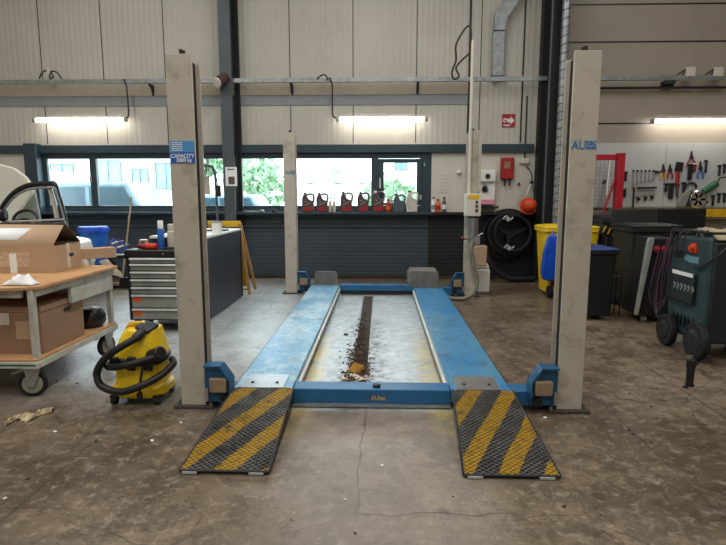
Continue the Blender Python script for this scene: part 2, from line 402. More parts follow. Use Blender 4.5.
# windows
def window(nm, x0, x1, mull, er=.09, el=.08):
    yf0, yf1 = YW+.0, YW+.07
    b = MB().box(x0, x1, yf0, yf1, ZT-.14, ZT).box(x0, x1, yf0, yf1, ZS, ZS+.06)
    b.box(x0, x0+el, yf0, yf1, ZS+.06, ZT-.14).box(x1-er, x1, yf0, yf1, ZS+.06, ZT-.14)
    xs = [x0+el]+[m for m in mull]+[x1-er]
    for m in mull: b.box(m-.06, m+.06, yf0-.01, yf1, ZS+.06, ZT-.14)
    w = struct(nm, b, 'frame_dark', bevel=.005)
    for i in range(len(xs)-1):
        a = xs[i]+(.06 if i else 0); c = xs[i+1]-(.06 if i+1 < len(xs)-1 else 0)
        struct('pane', MB().box(a, c, YW+.03, YW+.036, ZS+.06, ZT-.14), 'glass', parent=w)
    return w
w1 = window('window_1', W1[0], W1[1], [-5.16, -3.4], .09, .24)
struct('window_handle', MB().box(-5.22, -5.19, YW-.04, YW-.012, 1.72, 1.84).box(-5.26, -5.20, YW-.05, YW-.03, 1.79, 1.81), 'alu', parent=w1)
w2 = window('window_2', W2[0], W2[1], [-.10], .20)
b = MB().box(-.04, .06, YW-.025, YW+.02, 1.32, 2.13).box(.64, .72, YW-.025, YW+.02, 1.32, 2.13).box(.06, .64, YW-.025, YW+.02, 2.06, 2.13).box(.06, .64, YW-.025, YW+.02, 1.32, 1.36)
struct('sash', b, 'frame_dark', parent=w2, bevel=.004)
struct('window_handle', MB().box(-.02, .01, YW-.055, YW-.026, 1.62, 1.80), 'alu', parent=w2)
struct('hinge', MB().box(.765, .785, YW-.03, YW-.001, 2.0, 2.06), 'alu', parent=w2)
struct('hinge', MB().box(.70, .73, YW-.04, YW-.026, 1.42, 1.5), 'alu', parent=w2)

# ---- rail along the wall with brackets
rail = thing('cable_rail', 'long galvanised rail running across the wall above the tube lights', 'rail', (0, 9.6, 3.5))
mk('rail_bar', MB().box(-8.1, 8.1, 9.57, 9.575, 3.395, 3.465).box(-8.1, 8.1, 9.575, 9.64, 3.395, 3.401), 'galv', rail)
for px in (150, 291, 418):
    p = aY(px, 86, 9.65)
    mk('bracket', MB().prism([(9.6, 3.394), (9.79, 3.394), (9.79, 3.22), (9.77, 3.22), (9.74, 3.33)], 'x', p.x-.02, p.x+.02), 'dark_metal', rail)
for px in (560, 670):
    p = aY(px, 84, 9.65)
    mk('bracket', MB().prism([(9.6, 3.394), (9.79, 3.394), (9.79, 3.28)], 'x', p.x-.09, p.x+.09), 'dark_metal', rail)
one('wall_pipe', MB().cyl((3.05, 9.70, 3.29), (8.1, 9.70, 3.29), .022), 'dark_metal', 'thin dark pipe on the right wall just below the galvanised rail', 'pipe')
# ---- tube lights
def tube_light(x0, x1, z, label, drop):
    t = thing('tube_light', label, 'wall light', (x0, 9.6, z), 'wall tube lights')
    mk('housing', MB().box(x0, x1, 9.59, 9.68, z+.012, z+.045), 'white', t, bevel=.008)
    mk('diffuser', MB().cyl((x0+.03, 9.60, z-.012), (x1-.03, 9.60, z-.012), .034, n=16), 'tube', t)
    for x in (x0-.02, x1+.02): mk('end_cap', MB().cyl((x-.025, 9.60, z-.01), (x+.025, 9.60, z-.01), .036), 'grey_panel', t)
    for x in (x0+.1, x1-.1): mk('bracket', MB().box(x-.015, x+.015, 9.68, 9.798, z+.012, z+.036), 'galv', t)
    if drop:
        mk('cord', MB().tube([(drop-.04, 9.55, 3.46), (drop, 9.55, 3.38), (drop+.01, 9.56, 3.25), (drop+.01, 9.57, z+.08), (drop+.06 if drop < x0 else drop-.06, 9.6, z+.02)], .013, smooth=5), 'cable', t)
tube_light(-6.02, -4.44, 2.80, 'glowing tube light above the left window behind the tool chest', -4.36)
tube_light(-.72, .76, 2.79, 'glowing tube light in the middle of the wall above the oil jugs', -.83)
tube_light(4.60, 6.1, 2.74, 'glowing tube light above the white pegboard on the right', None)
# cable loops on the rail
def loops(px, ys, label):
    t = thing('cable_loop', label, 'cable', aY(px, ys, 9.6), 'cables on the rail')
    return t
t = loops(49, 78, 'coiled dark cable lying on the rail above the left tube light')
c = aY(49, 79, 9.6)
mk('loop', MB().tube([c+Vector(q) for q in ((-.16, -.02, 0), (-.1, -.02, .1), (0, -.01, .14), (.08, 0, .05), (.02, .0, .0))], .013, smooth=6), 'cable', t)
mk('loop', MB().tube([c+Vector(q) for q in ((.02, -.02, .0), (.06, -.02, .12), (.16, -.01, .1), (.22, 0, .0))], .013, smooth=6), 'cable', t)
mk('plug', MB().bc(c+Vector((.02, -.02, .13)), (.05, .05, .1)), 'cream', t, bevel=.008)
c = aY(324, 79, 9.56)
one('cable_loop', MB().tube([c+Vector(q) for q in ((-.12, 0, .0), (-.06, 0, .05), (.0, 0, .07), (.05, 0, .03), (.05, 0, -.02))], .012, smooth=6), 'cable', 'short cable humped over the rail above the middle tube light', 'cable', 'cables on the rail')
for px, lb in ((688, 'left of two cream junction boxes with black cables on the rail at right'), (716, 'right of two cream junction boxes with black cables on the rail at right')):
    c = aY(px, 72, 9.6); t = thing('junction_box', lb, 'junction box', c, 'junction boxes on the rail')
    mk('box', MB().bc(c+Vector((.03, 0, .0)), (.15, .08, .15)), 'cream', t, bevel=.01)
    mk('cable', MB().tube([c+Vector(q) for q in ((-.03, 0, .05), (-.14, -.01, -.02), (-.25, -.01, -.11))], .012, smooth=5), 'cable', t)
    mk('cable', MB().tube([c+Vector(q) for q in ((-.03, .02, .02), (-.1, .01, -.06), (-.14, .0, -.13))], .012, smooth=5), 'cable', t)
# siren / camera cylinder
c = aY(221, 80, 9.4); t = thing('wall_siren', 'brown cylindrical siren mounted on the rail beside the dark column', 'siren', c)
d = Vector((-.5, -.8, -.55)).normalized()
mk('body', MB().cyl(c-d*.12, c+d*.1, .085, .09, 20), 'siren', t, bevel=.01)
K['siren_cream'] = K['cream']
mk('front_disc', MB().cyl(c+d*.1, c+d*.125, .088, .08, 20), 'cream', t)
mk('bracket', MB().cyl(c-d*.1, c+Vector((.06, .16, -.02)), .02), 'dark_metal', t)

# ---- vertical rectangular duct
t = thing('ventilation_duct', 'galvanised rectangular duct coming down the wall to the rail', 'duct', (1.97, 9.6, 3.56))
mk('duct_body', MB().box(1.88, 2.07, 9.65, 9.78, 3.49, 4.22), 'galv', t, bevel=.004)
mk('duct_elbow', MB().prism([(1.88, 4.22), (2.07, 4.22), (2.09, 4.40), (2.75, 5.4), (2.55, 5.4), (1.90, 4.50)], 'y', 9.62, 9.78), 'galv', t, bevel=.004)
mk('duct_foot', MB().box(1.86, 2.09, 9.645, 9.785, 3.47, 3.50), 'dark_metal', t)
# conduit and spiral duct at the dark column
one('conduit_pipe', MB().cyl((2.745, 9.31, .02), (2.745, 9.31, 6.3), .018), 'column_paint', 'thin grey conduit running up the dark column on the right', 'pipe')
t = thing('spiral_duct', 'silver spiral duct running up beside the dark column', 'duct', (2.93, 9.2, 0))
b = MB().cyl((2.93, 9.22, .0), (2.93, 9.22, 6.35), .065, n=20); mk('duct_tube', b, 'galv', t)
b = MB(); z = .4
pts = []
while z < 6.3:
    for k in range(12): pts.append((2.93+.068*math.cos(2*PI*k/12), 9.22+.068*math.sin(2*PI*k/12), z+.13*k/12))
    z += .13
mk('spiral_seam', MB().tube(pts, .006, 5), 'dark_metal', t)
# red arrow sign
def sign_at(x0, y0, x1, y1, Y): a = aY(x0, y0, Y); c = aY(x1, y1, Y); return a.x, c.x, c.z, a.z
x0, x1, z0, z1 = sign_at(502.5, 114, 515, 127, 9.78)
t = thing('fire_sign', 'small square red fire hose sign with white symbols on the wall', 'sign', (x0, 9.78, z0))
mk('plate', MB().box(x0, x1, 9.785, 9.798, z0, z1), 'red', t)
cx, cz = (x0+x1)/2, (z0+z1)/2
b = MB().prism([(cx+.10, cz), (cx+.03, cz+.07), (cx+.03, cz+.03), (cx-.03, cz+.03), (cx-.03, cz-.03), (cx+.03, cz-.03), (cx+.03, cz-.07)], 'y', 9.782, 9.785)
b.tube([(cx-.04, 9.783, cz), (cx-.06, 9.783, cz+.03), (cx-.09, 9.783, cz), (cx-.06, 9.783, cz-.03)], .012, 6, smooth=4)
b.box(cx-.09, cx+.02, 9.782, 9.785, cz-.09, cz-.07)
mk('symbol', b, 'white', t)
# red hook box
x0, x1, z0, z1 = sign_at(501.5, 157.5, 513.5, 179, 9.72)
t = thing('fire_hose_box', 'small red metal box with two dark prongs on the wall', 'box', (x0, 9.75, z0))
mk('box_body', MB().box(x0, x1, 9.70, 9.797, z0, z1), 'red', t, bevel=.012)
mk('paper_label', MB().box(x0+.05, x1-.07, 9.697, 9.70, z0+.18, z1-.07), 'cardboard_dark', t)
for x in (x0+.07, x1-.06): mk('prong', MB().box(x-.012, x+.012, 9.72, 9.74, z0-.12, z0+.01), 'dark_metal', t)
c = aY(525, 161, 9.75); one('socket_box', MB().bc((c.x, 9.77, c.z), (.15, .055, .09)), 'cream', 'beige electrical socket box between the red box and the dark column', 'socket', bevel=.008)
one('socket_cable', MB().tube([(c.x, 9.78, c.z+.05), (c.x, 9.78, c.z+.6), (c.x, 9.78, c.z+1.1)], .012), 'cable', 'thin vertical cable running up from the beige socket box', 'cable')
c2 = aY(519, 184, 9.78); one('wall_hook', MB().cyl((c2.x, 9.797, c2.z), (c2.x, 9.76, c2.z), .02), 'black', 'small round black knob on the wall under the socket box', 'knob')
x0, x1, z0, z1 = sign_at(438, 173, 450, 192, 9.785)
t = thing('wall_notice', 'faint white paper notice on the cream wall right of the window', 'paper', (x0, 9.79, z0)); mk('sheet', MB().box(x0, x1, 9.793, 9.799, z0, z1), 'sheet_faint', t)
b = MB()
for k in range(5): b.box(x0+.04, x1-.04, 9.791, 9.793, z1-.05-k*.06, z1-.045-k*.06)
mk('printed_lines', b, 'grey_panel', t)
# notice on the left column
x0, x1, z0, z1 = sign_at(225, 167, 237, 186, 9.48)
t = thing('notice_sheet', 'printed notice with photographs taped to the grey steel column', 'paper', (x0, 9.49, z0))
mk('sheet', MB().box(x0, x1, 9.488, 9.497, z0, z1), 'paper', t)
b = MB().box(x0+.05, x1-.04, 9.484, 9.488, z0+.03, z0+.16)
b.box(x0+.04, x1-.04, 9.484, 9.488, z1-.05, z1-.03); mk('printed_pictures', b, 'print', t)

# ============================================================ FOUR POST LIFT
lift = thing('car_lift', 'blue four post car lift with beige posts standing on the workshop floor', 'car lift', (0, 5.9, 0))
PH = 2.41; PW = .174
def post(xo, yf, side, name_label, sgn):
    # side -1: left post opening to +x, +1: right post opening to -x ; xo outer edge
    s = -side; D = .175; t = .012
    X = lambda u: xo + s*u
    def bx(b, u0, u1, y0, y1, z0, z1):
        a, c = sorted((X(u0), X(u1))); return b.box(a, c, y0, y1, z0, z1)
    b = MB(); bx(b, 0, PW, yf, yf+t, .02, PH); bx(b, 0, PW, yf+D-t, yf+D, .02, PH-.02); bx(b, 0, t, yf+t, yf+D-t, .02, PH-.01)
    bx(b, PW-t, PW, yf+t, yf+t+.006, .02, PH-.01)
    p = lab(mk('post', b, 'post_paint', lift, bevel=.003), name_label)
    b = MB(); bx(b, .06, PW-.03, yf+.02, yf+D-.016, .05, PH-.03); mk('channel_shade', b, 'post_inner', p)  # near-black fill stands in for the shade inside the channel
    b = MB(); bx(b, -.05, PW+.06, yf-.03, yf+D+.06, 0, .02); mk('base_plate', b, 'grate', p, bevel=.004)
    b = MB(); b.cyl((X(.10), yf+.02, PH), (X(.10), yf+.02, PH+.03), .012); b.cyl((X(.10), yf+.05, PH-.02), (X(.10), yf+.05, PH+.03), .018)
    mk('top_bolt', b, 'black', p)
    if yf < 5:
        for u in (-.03, PW+.04): mk('anchor_bolt', MB().cyl((X(u), yf-.01, .02), (X(u), yf-.01, .045), .012, n=6), 'steel', p)
    return p
pFL = post(-1.407, 3.67, -1, 'front left beige post with blue capacity sign', 1)
pFR = post(1.407, 3.67, 1, 'front right beige post with blue lettering', 1)
pBL = post(-1.437, 8.17, -1, 'rear left beige post', 1)
pBR = post(1.427, 8.03, 1, 'rear right post carrying the power unit', 1)
# capacity sign
def zpx(y, Y=3.67, x=180): return aY(x, y, Y).z
x0, x1 = -1.40, -1.237
zt, zm, zb = zpx(141), zpx(152.3), zpx(163)
mk('capacity_sign', MB().box(x0, x1, 3.666, 3.67, zb, zm), 'sign_blue', pFL)
mk('info_sign', MB().box(x0, x1, 3.666, 3.67, zm, zt), 'sign_sky', pFL)
b = MB()
for k in range(5): b.box(x0+.01, x0+.085, 3.664, 3.666, zt-.014-k*.0125, zt-.009-k*.0125)
mk('info_lines', b, 'paper', pFL)
text('capacity_lettering', 'CAPACITY', .036, ((x0+x1)/2, 3.665, zm-.036), 'paper', pFL, align='CENTER', sx=.92, off=.0006)
text('capacity_lettering', '3000 kg', .036, ((x0+x1)/2+.008, 3.665, zb+.006), 'paper', pFL, align='CENTER', sx=.92, off=.0006)
def logo(p, x0, z0, w, Y, mat='logo_blue'):
    h = w*.42
    text('logo_lettering', 'AU', h*1.1, (x0, Y, z0), mat, p, sx=.9, off=w*.004)
    text('logo_lettering', 'tec', h*.82, (x0+w*.57, Y, z0+h*.36), mat, p, sx=.92, off=w*.006)
    b = MB()
    for k in range(4): b.box(x0+w*.57+k*w*.105, x0+w*.57+k*w*.105+w*.085, Y-.001, Y, z0, z0+h*.24)
    mk('logo_bars', b, mat, p)
a = aY(571.5, 149, 3.667); logo(pFR, a.x, a.z, .165, 3.668)
a = aY(285, 174, 8.167); logo(pBL, a.x+.005, a.z, .15, 8.168)
# runways
RT = .14
def runway(x0, x1, y1, mat, lb):
    r = lab(mk('runway', MB().box(x0, x1, 3.70, y1, .055, RT), mat, lift, bevel=.004), lb)
    return r
rL = runway(-1.04, -.62, 8.27, 'runway_left', 'left blue runway, worn, with pale window glare in its colour')
rR = runway(.505, .925, 8.05, 'runway_right', 'right bright blue runway')
mk('side_rail', MB().box(-.618, -.598, 3.75, 8.2, .075, .10), 'white_rail', rL)
mk('side_rail', MB().box(.483, .503, 3.75, 8.0, .075, .10), 'white_rail', rR)
mk('edge_strip', MB().box(-1.05, -1.041, 3.72, 8.2, .06, .13), 'dark_metal', rL)
mk('edge_strip', MB().box(.926, .935, 3.72, 8.0, .06, .13), 'dark_metal', rR)
for r, x0 in ((rL, -.985), (rR, .55)):
    mk('cover_plate', MB().box(x0, x0+.30, 3.70, 3.98, RT+.001, RT+.006), 'steel', r)
    b = MB()
    for dx in (.06, .24): b.cyl((x0+dx, 3.80, RT+.006), (x0+dx, 3.80, RT+.012), .012, n=10)
    mk('plate_bolt', b, 'dark_metal', r)
# end stops
b = MB().prism([(-1.0, .141), (-.65, .141), (-.65, .30), (-.69, .345), (-.96, .345), (-1.0, .30)], 'y', 8.22, 8.26)
lab(mk('wheel_stop', b, 'grey_stop', lift, bevel=.006), 'grey upright stop plate at the end of the left runway')
b = MB().prism([(.43, .141), (.88, .141), (.88, .33), (.85, .38), (.46, .38), (.42, .32)], 'y', 8.07, 8.5)
lab(mk('wheel_stop', b, 'grey_stop', lift, bevel=.012), 'larger grey boxy stop at the end of the right runway')
mk('end_flap', MB().box(-1.04, -.62, 8.18, 8.21, .141, .16), 'grey_stop', lift)
mk('end_flap', MB().box(.505, .925, 7.97, 8.0, .141, .16), 'grey_stop', lift)
# cross beams
b = MB().box(-1.22, -1.045, 3.73, 3.85, .03, .138).box(-.615, .50, 3.70, 3.86, .03, .138).box(.93, 1.22, 3.70, 3.86, .03, .138)
cb = lab(mk('cross_beam', b, 'lift_blue', lift, bevel=.006), 'front blue cross beam')
text('beam_lettering', 'AUtec', .05, (-.06, 3.699, .06), 'yellow', cb, sx=.8)
mk('beam_lip', MB().box(-.615, .50, 3.685, 3.70, .012, .03), 'galv', cb)
b = MB().box(-1.25, 1.24, 8.29, 8.42, .06, .2)
b = MB().box(-1.25, -1.05, 8.20, 8.3, .03, .138).box(-.60, .50, 8.08, 8.22, .07, .16).box(.94, 1.25, 8.03, 8.16, .03, .138)
lab(mk('cross_beam', b, 'lift_blue', lift, bevel=.006), 'rear blue cross beam')
mk('beam_shadow_gap', MB().box(-.60, .50, 8.10, 8.2, .02, .068), 'dark_metal', lift).name = 'beam_shade_strip'  # dark strip stands in for the shade beneath the rear beam
# carriages
def carriage(xa, s, y0, hgt, lb, d=.1, w=.19, low=.05):
    # xa: face against the post; grows in direction s
    pr = [(xa, low), (xa+s*w*.95, low), (xa+s*w, low+.07), (xa+s*w, hgt*.68), (xa+s*w*.62, hgt), (xa, hgt)]
    c = lab(mk('carriage', MB().prism(pr, 'y', y0+.02, y0+d), 'bracket_blue', lift, bevel=.006), lb)
    b = MB(); a_, c_ = sorted((xa+s*w*.1, xa+s*w*.9)); b.prism([(xa+s*w*.97, low+.07), (xa+s*w, hgt*.68), (xa+s*w*.62, hgt), (xa, hgt), (xa, hgt-.012), (xa+s*w*.58, hgt-.012), (xa+s*w*.93, hgt*.65), (xa+s*w*.93, low+.07)], 'y', y0-.02, y0+.02)
    mk('rim', b, 'bracket_blue', c)
    a_, c_ = sorted((xa+s*w*.22, xa+s*w*.84))
    lab(mk('rubber_block', MB().box(a_, c_, y0-.03, y0+.02, hgt*.42, hgt*.72), 'wood_block', c, bevel=.006), 'tan block')
    mk('roller', MB().cyl((xa+s*w*.72, y0-.01, low+.04), (xa+s*w*.72, y0+.02, low+.04), .028), 'black', c)
    a_, c_ = sorted((xa+s*.005, xa+s*.03)); mk('clip', MB().box(a_, c_, y0-.02, y0, low+.02, low+.11), 'steel', c)
carriage(-1.225, 1, 3.63, .325, 'front left blue carriage bracket')
carriage(1.225, -1, 3.63, .33, 'front right blue carriage bracket')
carriage(-1.255, 1, 8.15, .345, 'rear left blue carriage bracket')
carriage(1.245, -1, 8.0, .36, 'rear right blue carriage bracket')
# ramps (expanded metal)
def ramp(x0, x1, xb0, xb1, mat, lb):
    y0, y1, z0, z1 = 2.75, 3.69, .012, .135
    def P(u, v, h=0): # u across, v along from foot to hinge
        a = Vector((xb0+(xb1-xb0)*u, y0, z0)); c = Vector((x0+(x1-x0)*u, y1, z1)); p = a.lerp(c, v); p.z += h; return p
    b = MB().add([P(0, 0), P(1, 0), P(1, 1), P(0, 1), P(0, 0, .006), P(1, 0, .006), P(1, 1, .006), P(0, 1, .006)],
                 [(0, 3, 2, 1), (4, 5, 6, 7), (0, 1, 5, 4), (1, 2, 6, 5), (2, 3, 7, 6), (3, 0, 4, 7)])
    r = lab(mk('ramp', b, mat, lift), lb)
    b = MB(); nx, ny = 12, 56
    for j in range(ny):           # zig-zag strands
        for par in (j % 2,):
            pts = []
            for i in range(nx*2+1):
                v = (j+.5+(.5 if (i+par) % 2 else -.5)*1.0)/ny
                pts.append(P(i/(nx*2), min(max(v, 0), 1), .010))
            b.tube(pts, .0034, 4)
    mk('expanded_mesh', b, mat+'_wire', r)
    b = MB().tube([P(0, 0, .008), P(0, 1, .008)], .007, 6).tube([P(1, 0, .008), P(1, 1, .008)], .007, 6)
    mk('ramp_edge', b, 'dark_metal', r)
    b = MB().tube([P(0, 0, .005), P(1, 0, .005)], .008, 6); mk('ramp_foot', b, 'dark_metal', r)
    for u in (.12, .86): a = P(u, 0, .004); mk('foot_pad', MB().box(a.x-.04, a.x+.04, a.y-.014, a.y-.008, .004, .016), 'alu', r)
    b = MB().cyl((x0+.02, 3.695, .135), (x1-.02, 3.695, .135), .011)
    mk('hinge', b, 'dark_metal', r)
ramp(-1.03, -.61, -1.085, -.595, 'ramp_left', 'left ramp of black and yellow striped expanded metal')
ramp(.515, .93, .452, .965, 'ramp_right', 'right ramp of black and yellow striped expanded metal')
# power unit on rear right post
pu = lab(mk('power_unit', MB().box(1.215, 1.425, 7.80, 8.02, 1.20, 1.52), 'cream', lift, bevel=.01), 'hydraulic power unit with control box')
mk('warning_label', MB().box(1.24, 1.39, 7.796, 7.80, 1.44, 1.50), 'yellow', pu)
b = MB()
for k in range(3): b.cyl((1.36, 7.80, 1.40-k*.06), (1.36, 7.775, 1.40-k*.06), .018)
mk('button', b, 'black', pu)
b = MB().cyl((1.33, 7.9, .92), (1.33, 7.9, 1.20), .07, n=20)
for k in range(12):
    t_ = 2*PI*k/12; b.bc((1.33+.073*math.cos(t_), 7.9+.073*math.sin(t_), 1.06), (.012, .012, .22), (0, 0, t_))
mk('motor', b, 'steel', pu)
mk('motor_cap', MB().cyl((1.33, 7.9, 1.175), (1.33, 7.9, 1.199), .085), 'black', pu)
b = MB().box(1.31, 1.43, 7.84, 7.96, .80, .93); b.cyl((1.22, 7.88, .88), (1.33, 7.88, .88), .02); b.cyl((1.30, 7.86, .80), (1.30, 7.86, .90), .025); b.cyl((1.40, 7.85, .92), (1.47, 7.85, .96), .012)
mk('valve_block', b, 'steel', pu)
b = MB().cyl((1.17, 7.87, .90), (1.23, 7.88, .87), .015); mk('red_knob', b, 'red', pu)
mk('oil_tank', MB().box(1.345, 1.53, 7.80, 8.0, .49, .78), 'tan_box', pu, bevel=.015)
b = MB().tube([(1.33, 7.83, .85), (1.30, 7.80, .72), (1.34, 7.76, .5), (1.39, 7.74, .3), (1.34, 7.7, .12), (1.2, 7.68, .04), (1.02, 7.72, .035), (.95, 7.8, .07)], .028, 10, smooth=8)
mk('hydraulic_hose', b, 'hose', lift)
kx = aY(471, 120, 7.98).x
b = MB().cyl((kx, 7.985, 1.5), (kx, 7.985, aY(471, 40, 7.985).z), .024); mk('cable_conduit', b, 'cream', lift)
b = MB().tube([aY(*q, 7.985) for q in ((471, 42), (471, 30), (469, 26), (464, 30), (456, 45), (456, 60), (452, 72), (454, 79), (459, 76), (456, 68), (462, 60), (470, 53))], .014, 8, smooth=6)
mk('supply_cable', b, 'cable', lift)
mk('cable_guide', MB().box(1.40, 1.44, 7.98, 8.02, 1.55, 2.38), 'post_paint', lift)
# white jug beside the post
c = aZ(478, 289); t = thing('oil_jug', 'white plastic jug standing on the floor behind the rear right post', 'jug', (1.57, 8.35, 0))
mk('jug_body', MB().box(1.47, 1.68, 8.27, 8.47, .02, .38).prism([(1.47, .38), (1.68, .38), (1.64, .48), (1.52, .48)], 'y', 8.29, 8.45), 'white', t, bevel=.03, seg=3)
mk('jug_base', MB().box(1.475, 1.675, 8.275, 8.465, .0, .09), 'grey_panel', t, bevel=.02)
mk('jug_cap', MB().cyl((1.56, 8.37, .48), (1.56, 8.37, .52), .025), 'black', t)

# drain channel and debris between runways
t = thing('drain_channel', 'rusty narrow drain channel running down the bay between the runways', 'drain', (-.17, 6, 0))
b = MB().box(-.25, -.235, 4.2, 8.0, .0, .012).box(-.105, -.09, 4.2, 8.0, .0, .012); mk('channel_rail', b, 'galv', t)
b = MB().box(-.235, -.105, 4.2, 8.0, .0, .004); mk('channel_bed', b, 'dirt', t)
b = MB(); y = 6.0
while y < 7.95:
    b.box(-.233, -.107, y, y+.03, .004, .009); y += .07
mk('grate', b, 'grate', t)
b = MB(); rd = random.Random(3)
for k in range(650):
    y = 4.0+abs(rd.gauss(0, 1.0)); x = -.20+rd.gauss(0, .055 if y < 5.3 else .03)
    if y > 6.8 or abs(x+.18) > .24 or (abs(x) < 0): continue
    s = rd.uniform(.005, .021); b.bc((x, y, .012+s*.3+rd.random()*.01), (s*1.6, s, s*.35), (rd.uniform(-.6, .6), rd.uniform(-.6, .6), rd.uniform(0, 6)))
o = one('debris_litter', b, 'leaf', 'dead leaves and dirt strewn along the drain channel', 'debris'); o['kind'] = 'stuff'
c = aZ(356, 370, .03)
b = MB()
b.lathe([(.0, -.03), (.04, -.03), (.06, -.01), (.052, .02), (.03, .035), (0.005, .04)], (c.x, c.y, .045), 12)
for i, v in enumerate(b.v): v.x += rd.uniform(-.02, .02); v.y += rd.uniform(-.02, .02); v.z += rd.uniform(-.014, .014)
one('sponge', b, 'sponge', 'crumpled orange brown clump lying on the debris in the drain', 'sponge')
c = aZ(354, 379, .01); one('paper_scrap', MB().grid(lambda u, v: Vector((c.x-.10+u*.21, c.y-.07+v*.15, .022+.012*math.sin(9*u+4*v))), 8, 5), 'tape', 'pale torn scrap beneath the orange clump in the drain', 'scrap', solid=.003)
c = aZ(382, 389, .14); one('dark_nut', MB().lathe([(.012, 0), (.03, .003), (.03, .014), (.012, .018)], (-.02, 3.76, .139), 10), 'dark_metal', 'small dark round nut lying on the front blue cross beam', 'nut')
c = aZ(346, 335); one('floor_bung', MB().lathe([(.01, 0), (.026, .002), (.024, .014), (.01, .018)], (c.x, c.y, 0), 10), 'black', 'small black round bit on the pale floor left of the drain', 'bung')

# ============================================================ OIL JUGS ON THE SILL
ZL = 1.201
def jug(px0, px1, pyt, body, label_m, label, cap='black'):
    a = aY(px0, 212, 9.66); c = aY(px1, pyt, 9.66); w = c.x-a.x; h = c.z-ZL
    t = thing('oil_jug', label, 'jug', (a.x, 9.66, ZL), 'oil jugs on the window sill')
    x = a.x; Y0, Y1 = 9.62, 9.72
    prof = [(x, ZL), (x+w*.92, ZL), (x+w*.92, ZL+h*.55), (x+w*.78, ZL+h*.62), (x+w*.55, ZL+h*.66), (x+w*.36, ZL+h*.92), (x+w*.12, ZL+h*.92), (x, ZL+h*.72)]
    mk('jug_body', MB().prism(prof, 'y', Y0, Y1), body, t, bevel=.012)
    mk('handle', MB().tube([(x+w*.3, 9.67, ZL+h*.87), (x+w*.62, 9.67, ZL+h*.95), (x+w*.93, 9.67, ZL+h*.86), (x+w*.88, 9.67, ZL+h*.5)], w*.085, 8, smooth=5), body, t)
    mk('cap', MB().cyl((x+w*.24, 9.67, ZL+h*.92), (x+w*.24, 9.67, ZL+h*1.02), w*.11), cap, t)
    if label_m:
        b = MB().prism([(x+w*.1, ZL+h*.08), (x+w*.84, ZL+h*.08), (x+w*.84, ZL+h*.3), (x+w*.1, ZL+h*.22)], 'y', Y0-.003, Y0); mk('jug_label', b, label_m, t)
        b = MB().tube([(x+w*.2, Y0-.001, ZL+h*.36), (x+w*.5, Y0-.001, ZL+h*.44), (x+w*.75, Y0-.001, ZL+h*.54)], .007, 5, smooth=4).tube([(x+w*.25, Y0-.001, ZL+h*.6), (x+w*.42, Y0-.001, ZL+h*.52)], .006, 5)
        mk('jug_swoosh', b, 'grey_panel', t)
    return t
jug(302.3, 314.5, 193, 'jug_dark', 'red', 'dark red oil jug on the sill, nearest the rear left post')
jug(316.5, 328.5, 193, 'jug_dark', 'red', 'dark red oil jug, second from the rear left post, beside two small bottles')
jug(340.5, 353, 192, 'jug_dark', 'red', 'dark red oil jug, third along the sill, right of the two small bottles')
jug(357.5, 369.5, 192, 'jug_dark', 'red', 'dark red oil jug just left of the window mullion')
jug(372.3, 385, 191, 'jug_dark', 'red', 'dark red oil jug in front of the mullion, next to a small red bottle', cap='white')
jug(393.5, 405.8, 194, 'jug_grey', None, 'plain charcoal oil jug beside the white jug on the sill')
jug(406.3, 418.5, 191, 'jug_white', None, 'pale white oil jug, last at the right end of the window', cap='black')
def bottle(px, w, pyt, body, cap, label, band=None, Y=9.66, Z=ZL, grp='small bottles on the window sill', pybot=212):
    a = aY(px, pybot, Y); h = aY(px, pyt, Y).z-Z; r = w/2
    t = thing('bottle', label, 'bottle', (a.x, Y, Z), grp)
    mk('bottle_body', MB().lathe([(r*.9, 0), (r, .008), (r, h*.62), (r*.8, h*.72), (r*.42, h*.8), (r*.42, h*.88)], (a.x, Y, Z), 16), body, t)
    mk('cap', MB().cyl((a.x, Y, Z+h*.87), (a.x, Y, Z+h), r*.5, n=12), cap, t)
    if band: mk('bottle_label', MB().lathe([(r*1.02, h*.2), (r*1.02, h*.5)], (a.x, Y, Z), 16), band, t)
    return t
bottle(330.3, .055, 197.5, 'tape', 'black', 'left of two small beige bottles between the oil jugs')
bottle(334.2, .055, 197.5, 'tape', 'black', 'right of two small beige bottles between the oil jugs')
bottle(388.3, .10, 199, 'red', 'red_dark', 'small squat red bottle between the fifth jug and the charcoal jug', 'orange')
bottle(433.2, .07, 197, 'white', 'black', 'white bottle with black cap by the window frame on the cream wall sill', 'grey_panel')
bottle(438, .09, 199, 'orange', 'red_dark', 'orange red bottle between two taller bottles right of the window', 'red')
bottle(444, .075, 197, 'jug_grey', 'black', 'dark grey bottle right of the orange bottle on the sill', 'white')
# odds on ledge behind rear left
b = MB()
a = aY(248, 213, 9.62); t = thing('spanner', 'silver spanner lying flat on the sill between the steel column and rear post', 'spanner', (a.x, 9.62, ZL))
mk('shaft', MB().bc((a.x+.1, 9.63, ZL+.012), (.3, .03, .014)), 'steel', t, bevel=.004); mk('jaw', MB().cyl((a.x-.07, 9.63, ZL+.002), (a.x-.07, 9.63, ZL+.022), .035, n=6), 'steel', t)
for k, (px, lb) in enumerate(((262, 'small silver tin on the sill between the column and rear post'), (274, 'small dark tin on the sill next to the rear left post'))):
    a = aY(px, 213, 9.64); one('tin', MB().lathe([(.04, 0), (.042, .004), (.042, .035), (.038, .04)], (a.x, 9.64, ZL), 14), 'galv' if k == 0 else 'dark_metal', lb, 'tin')

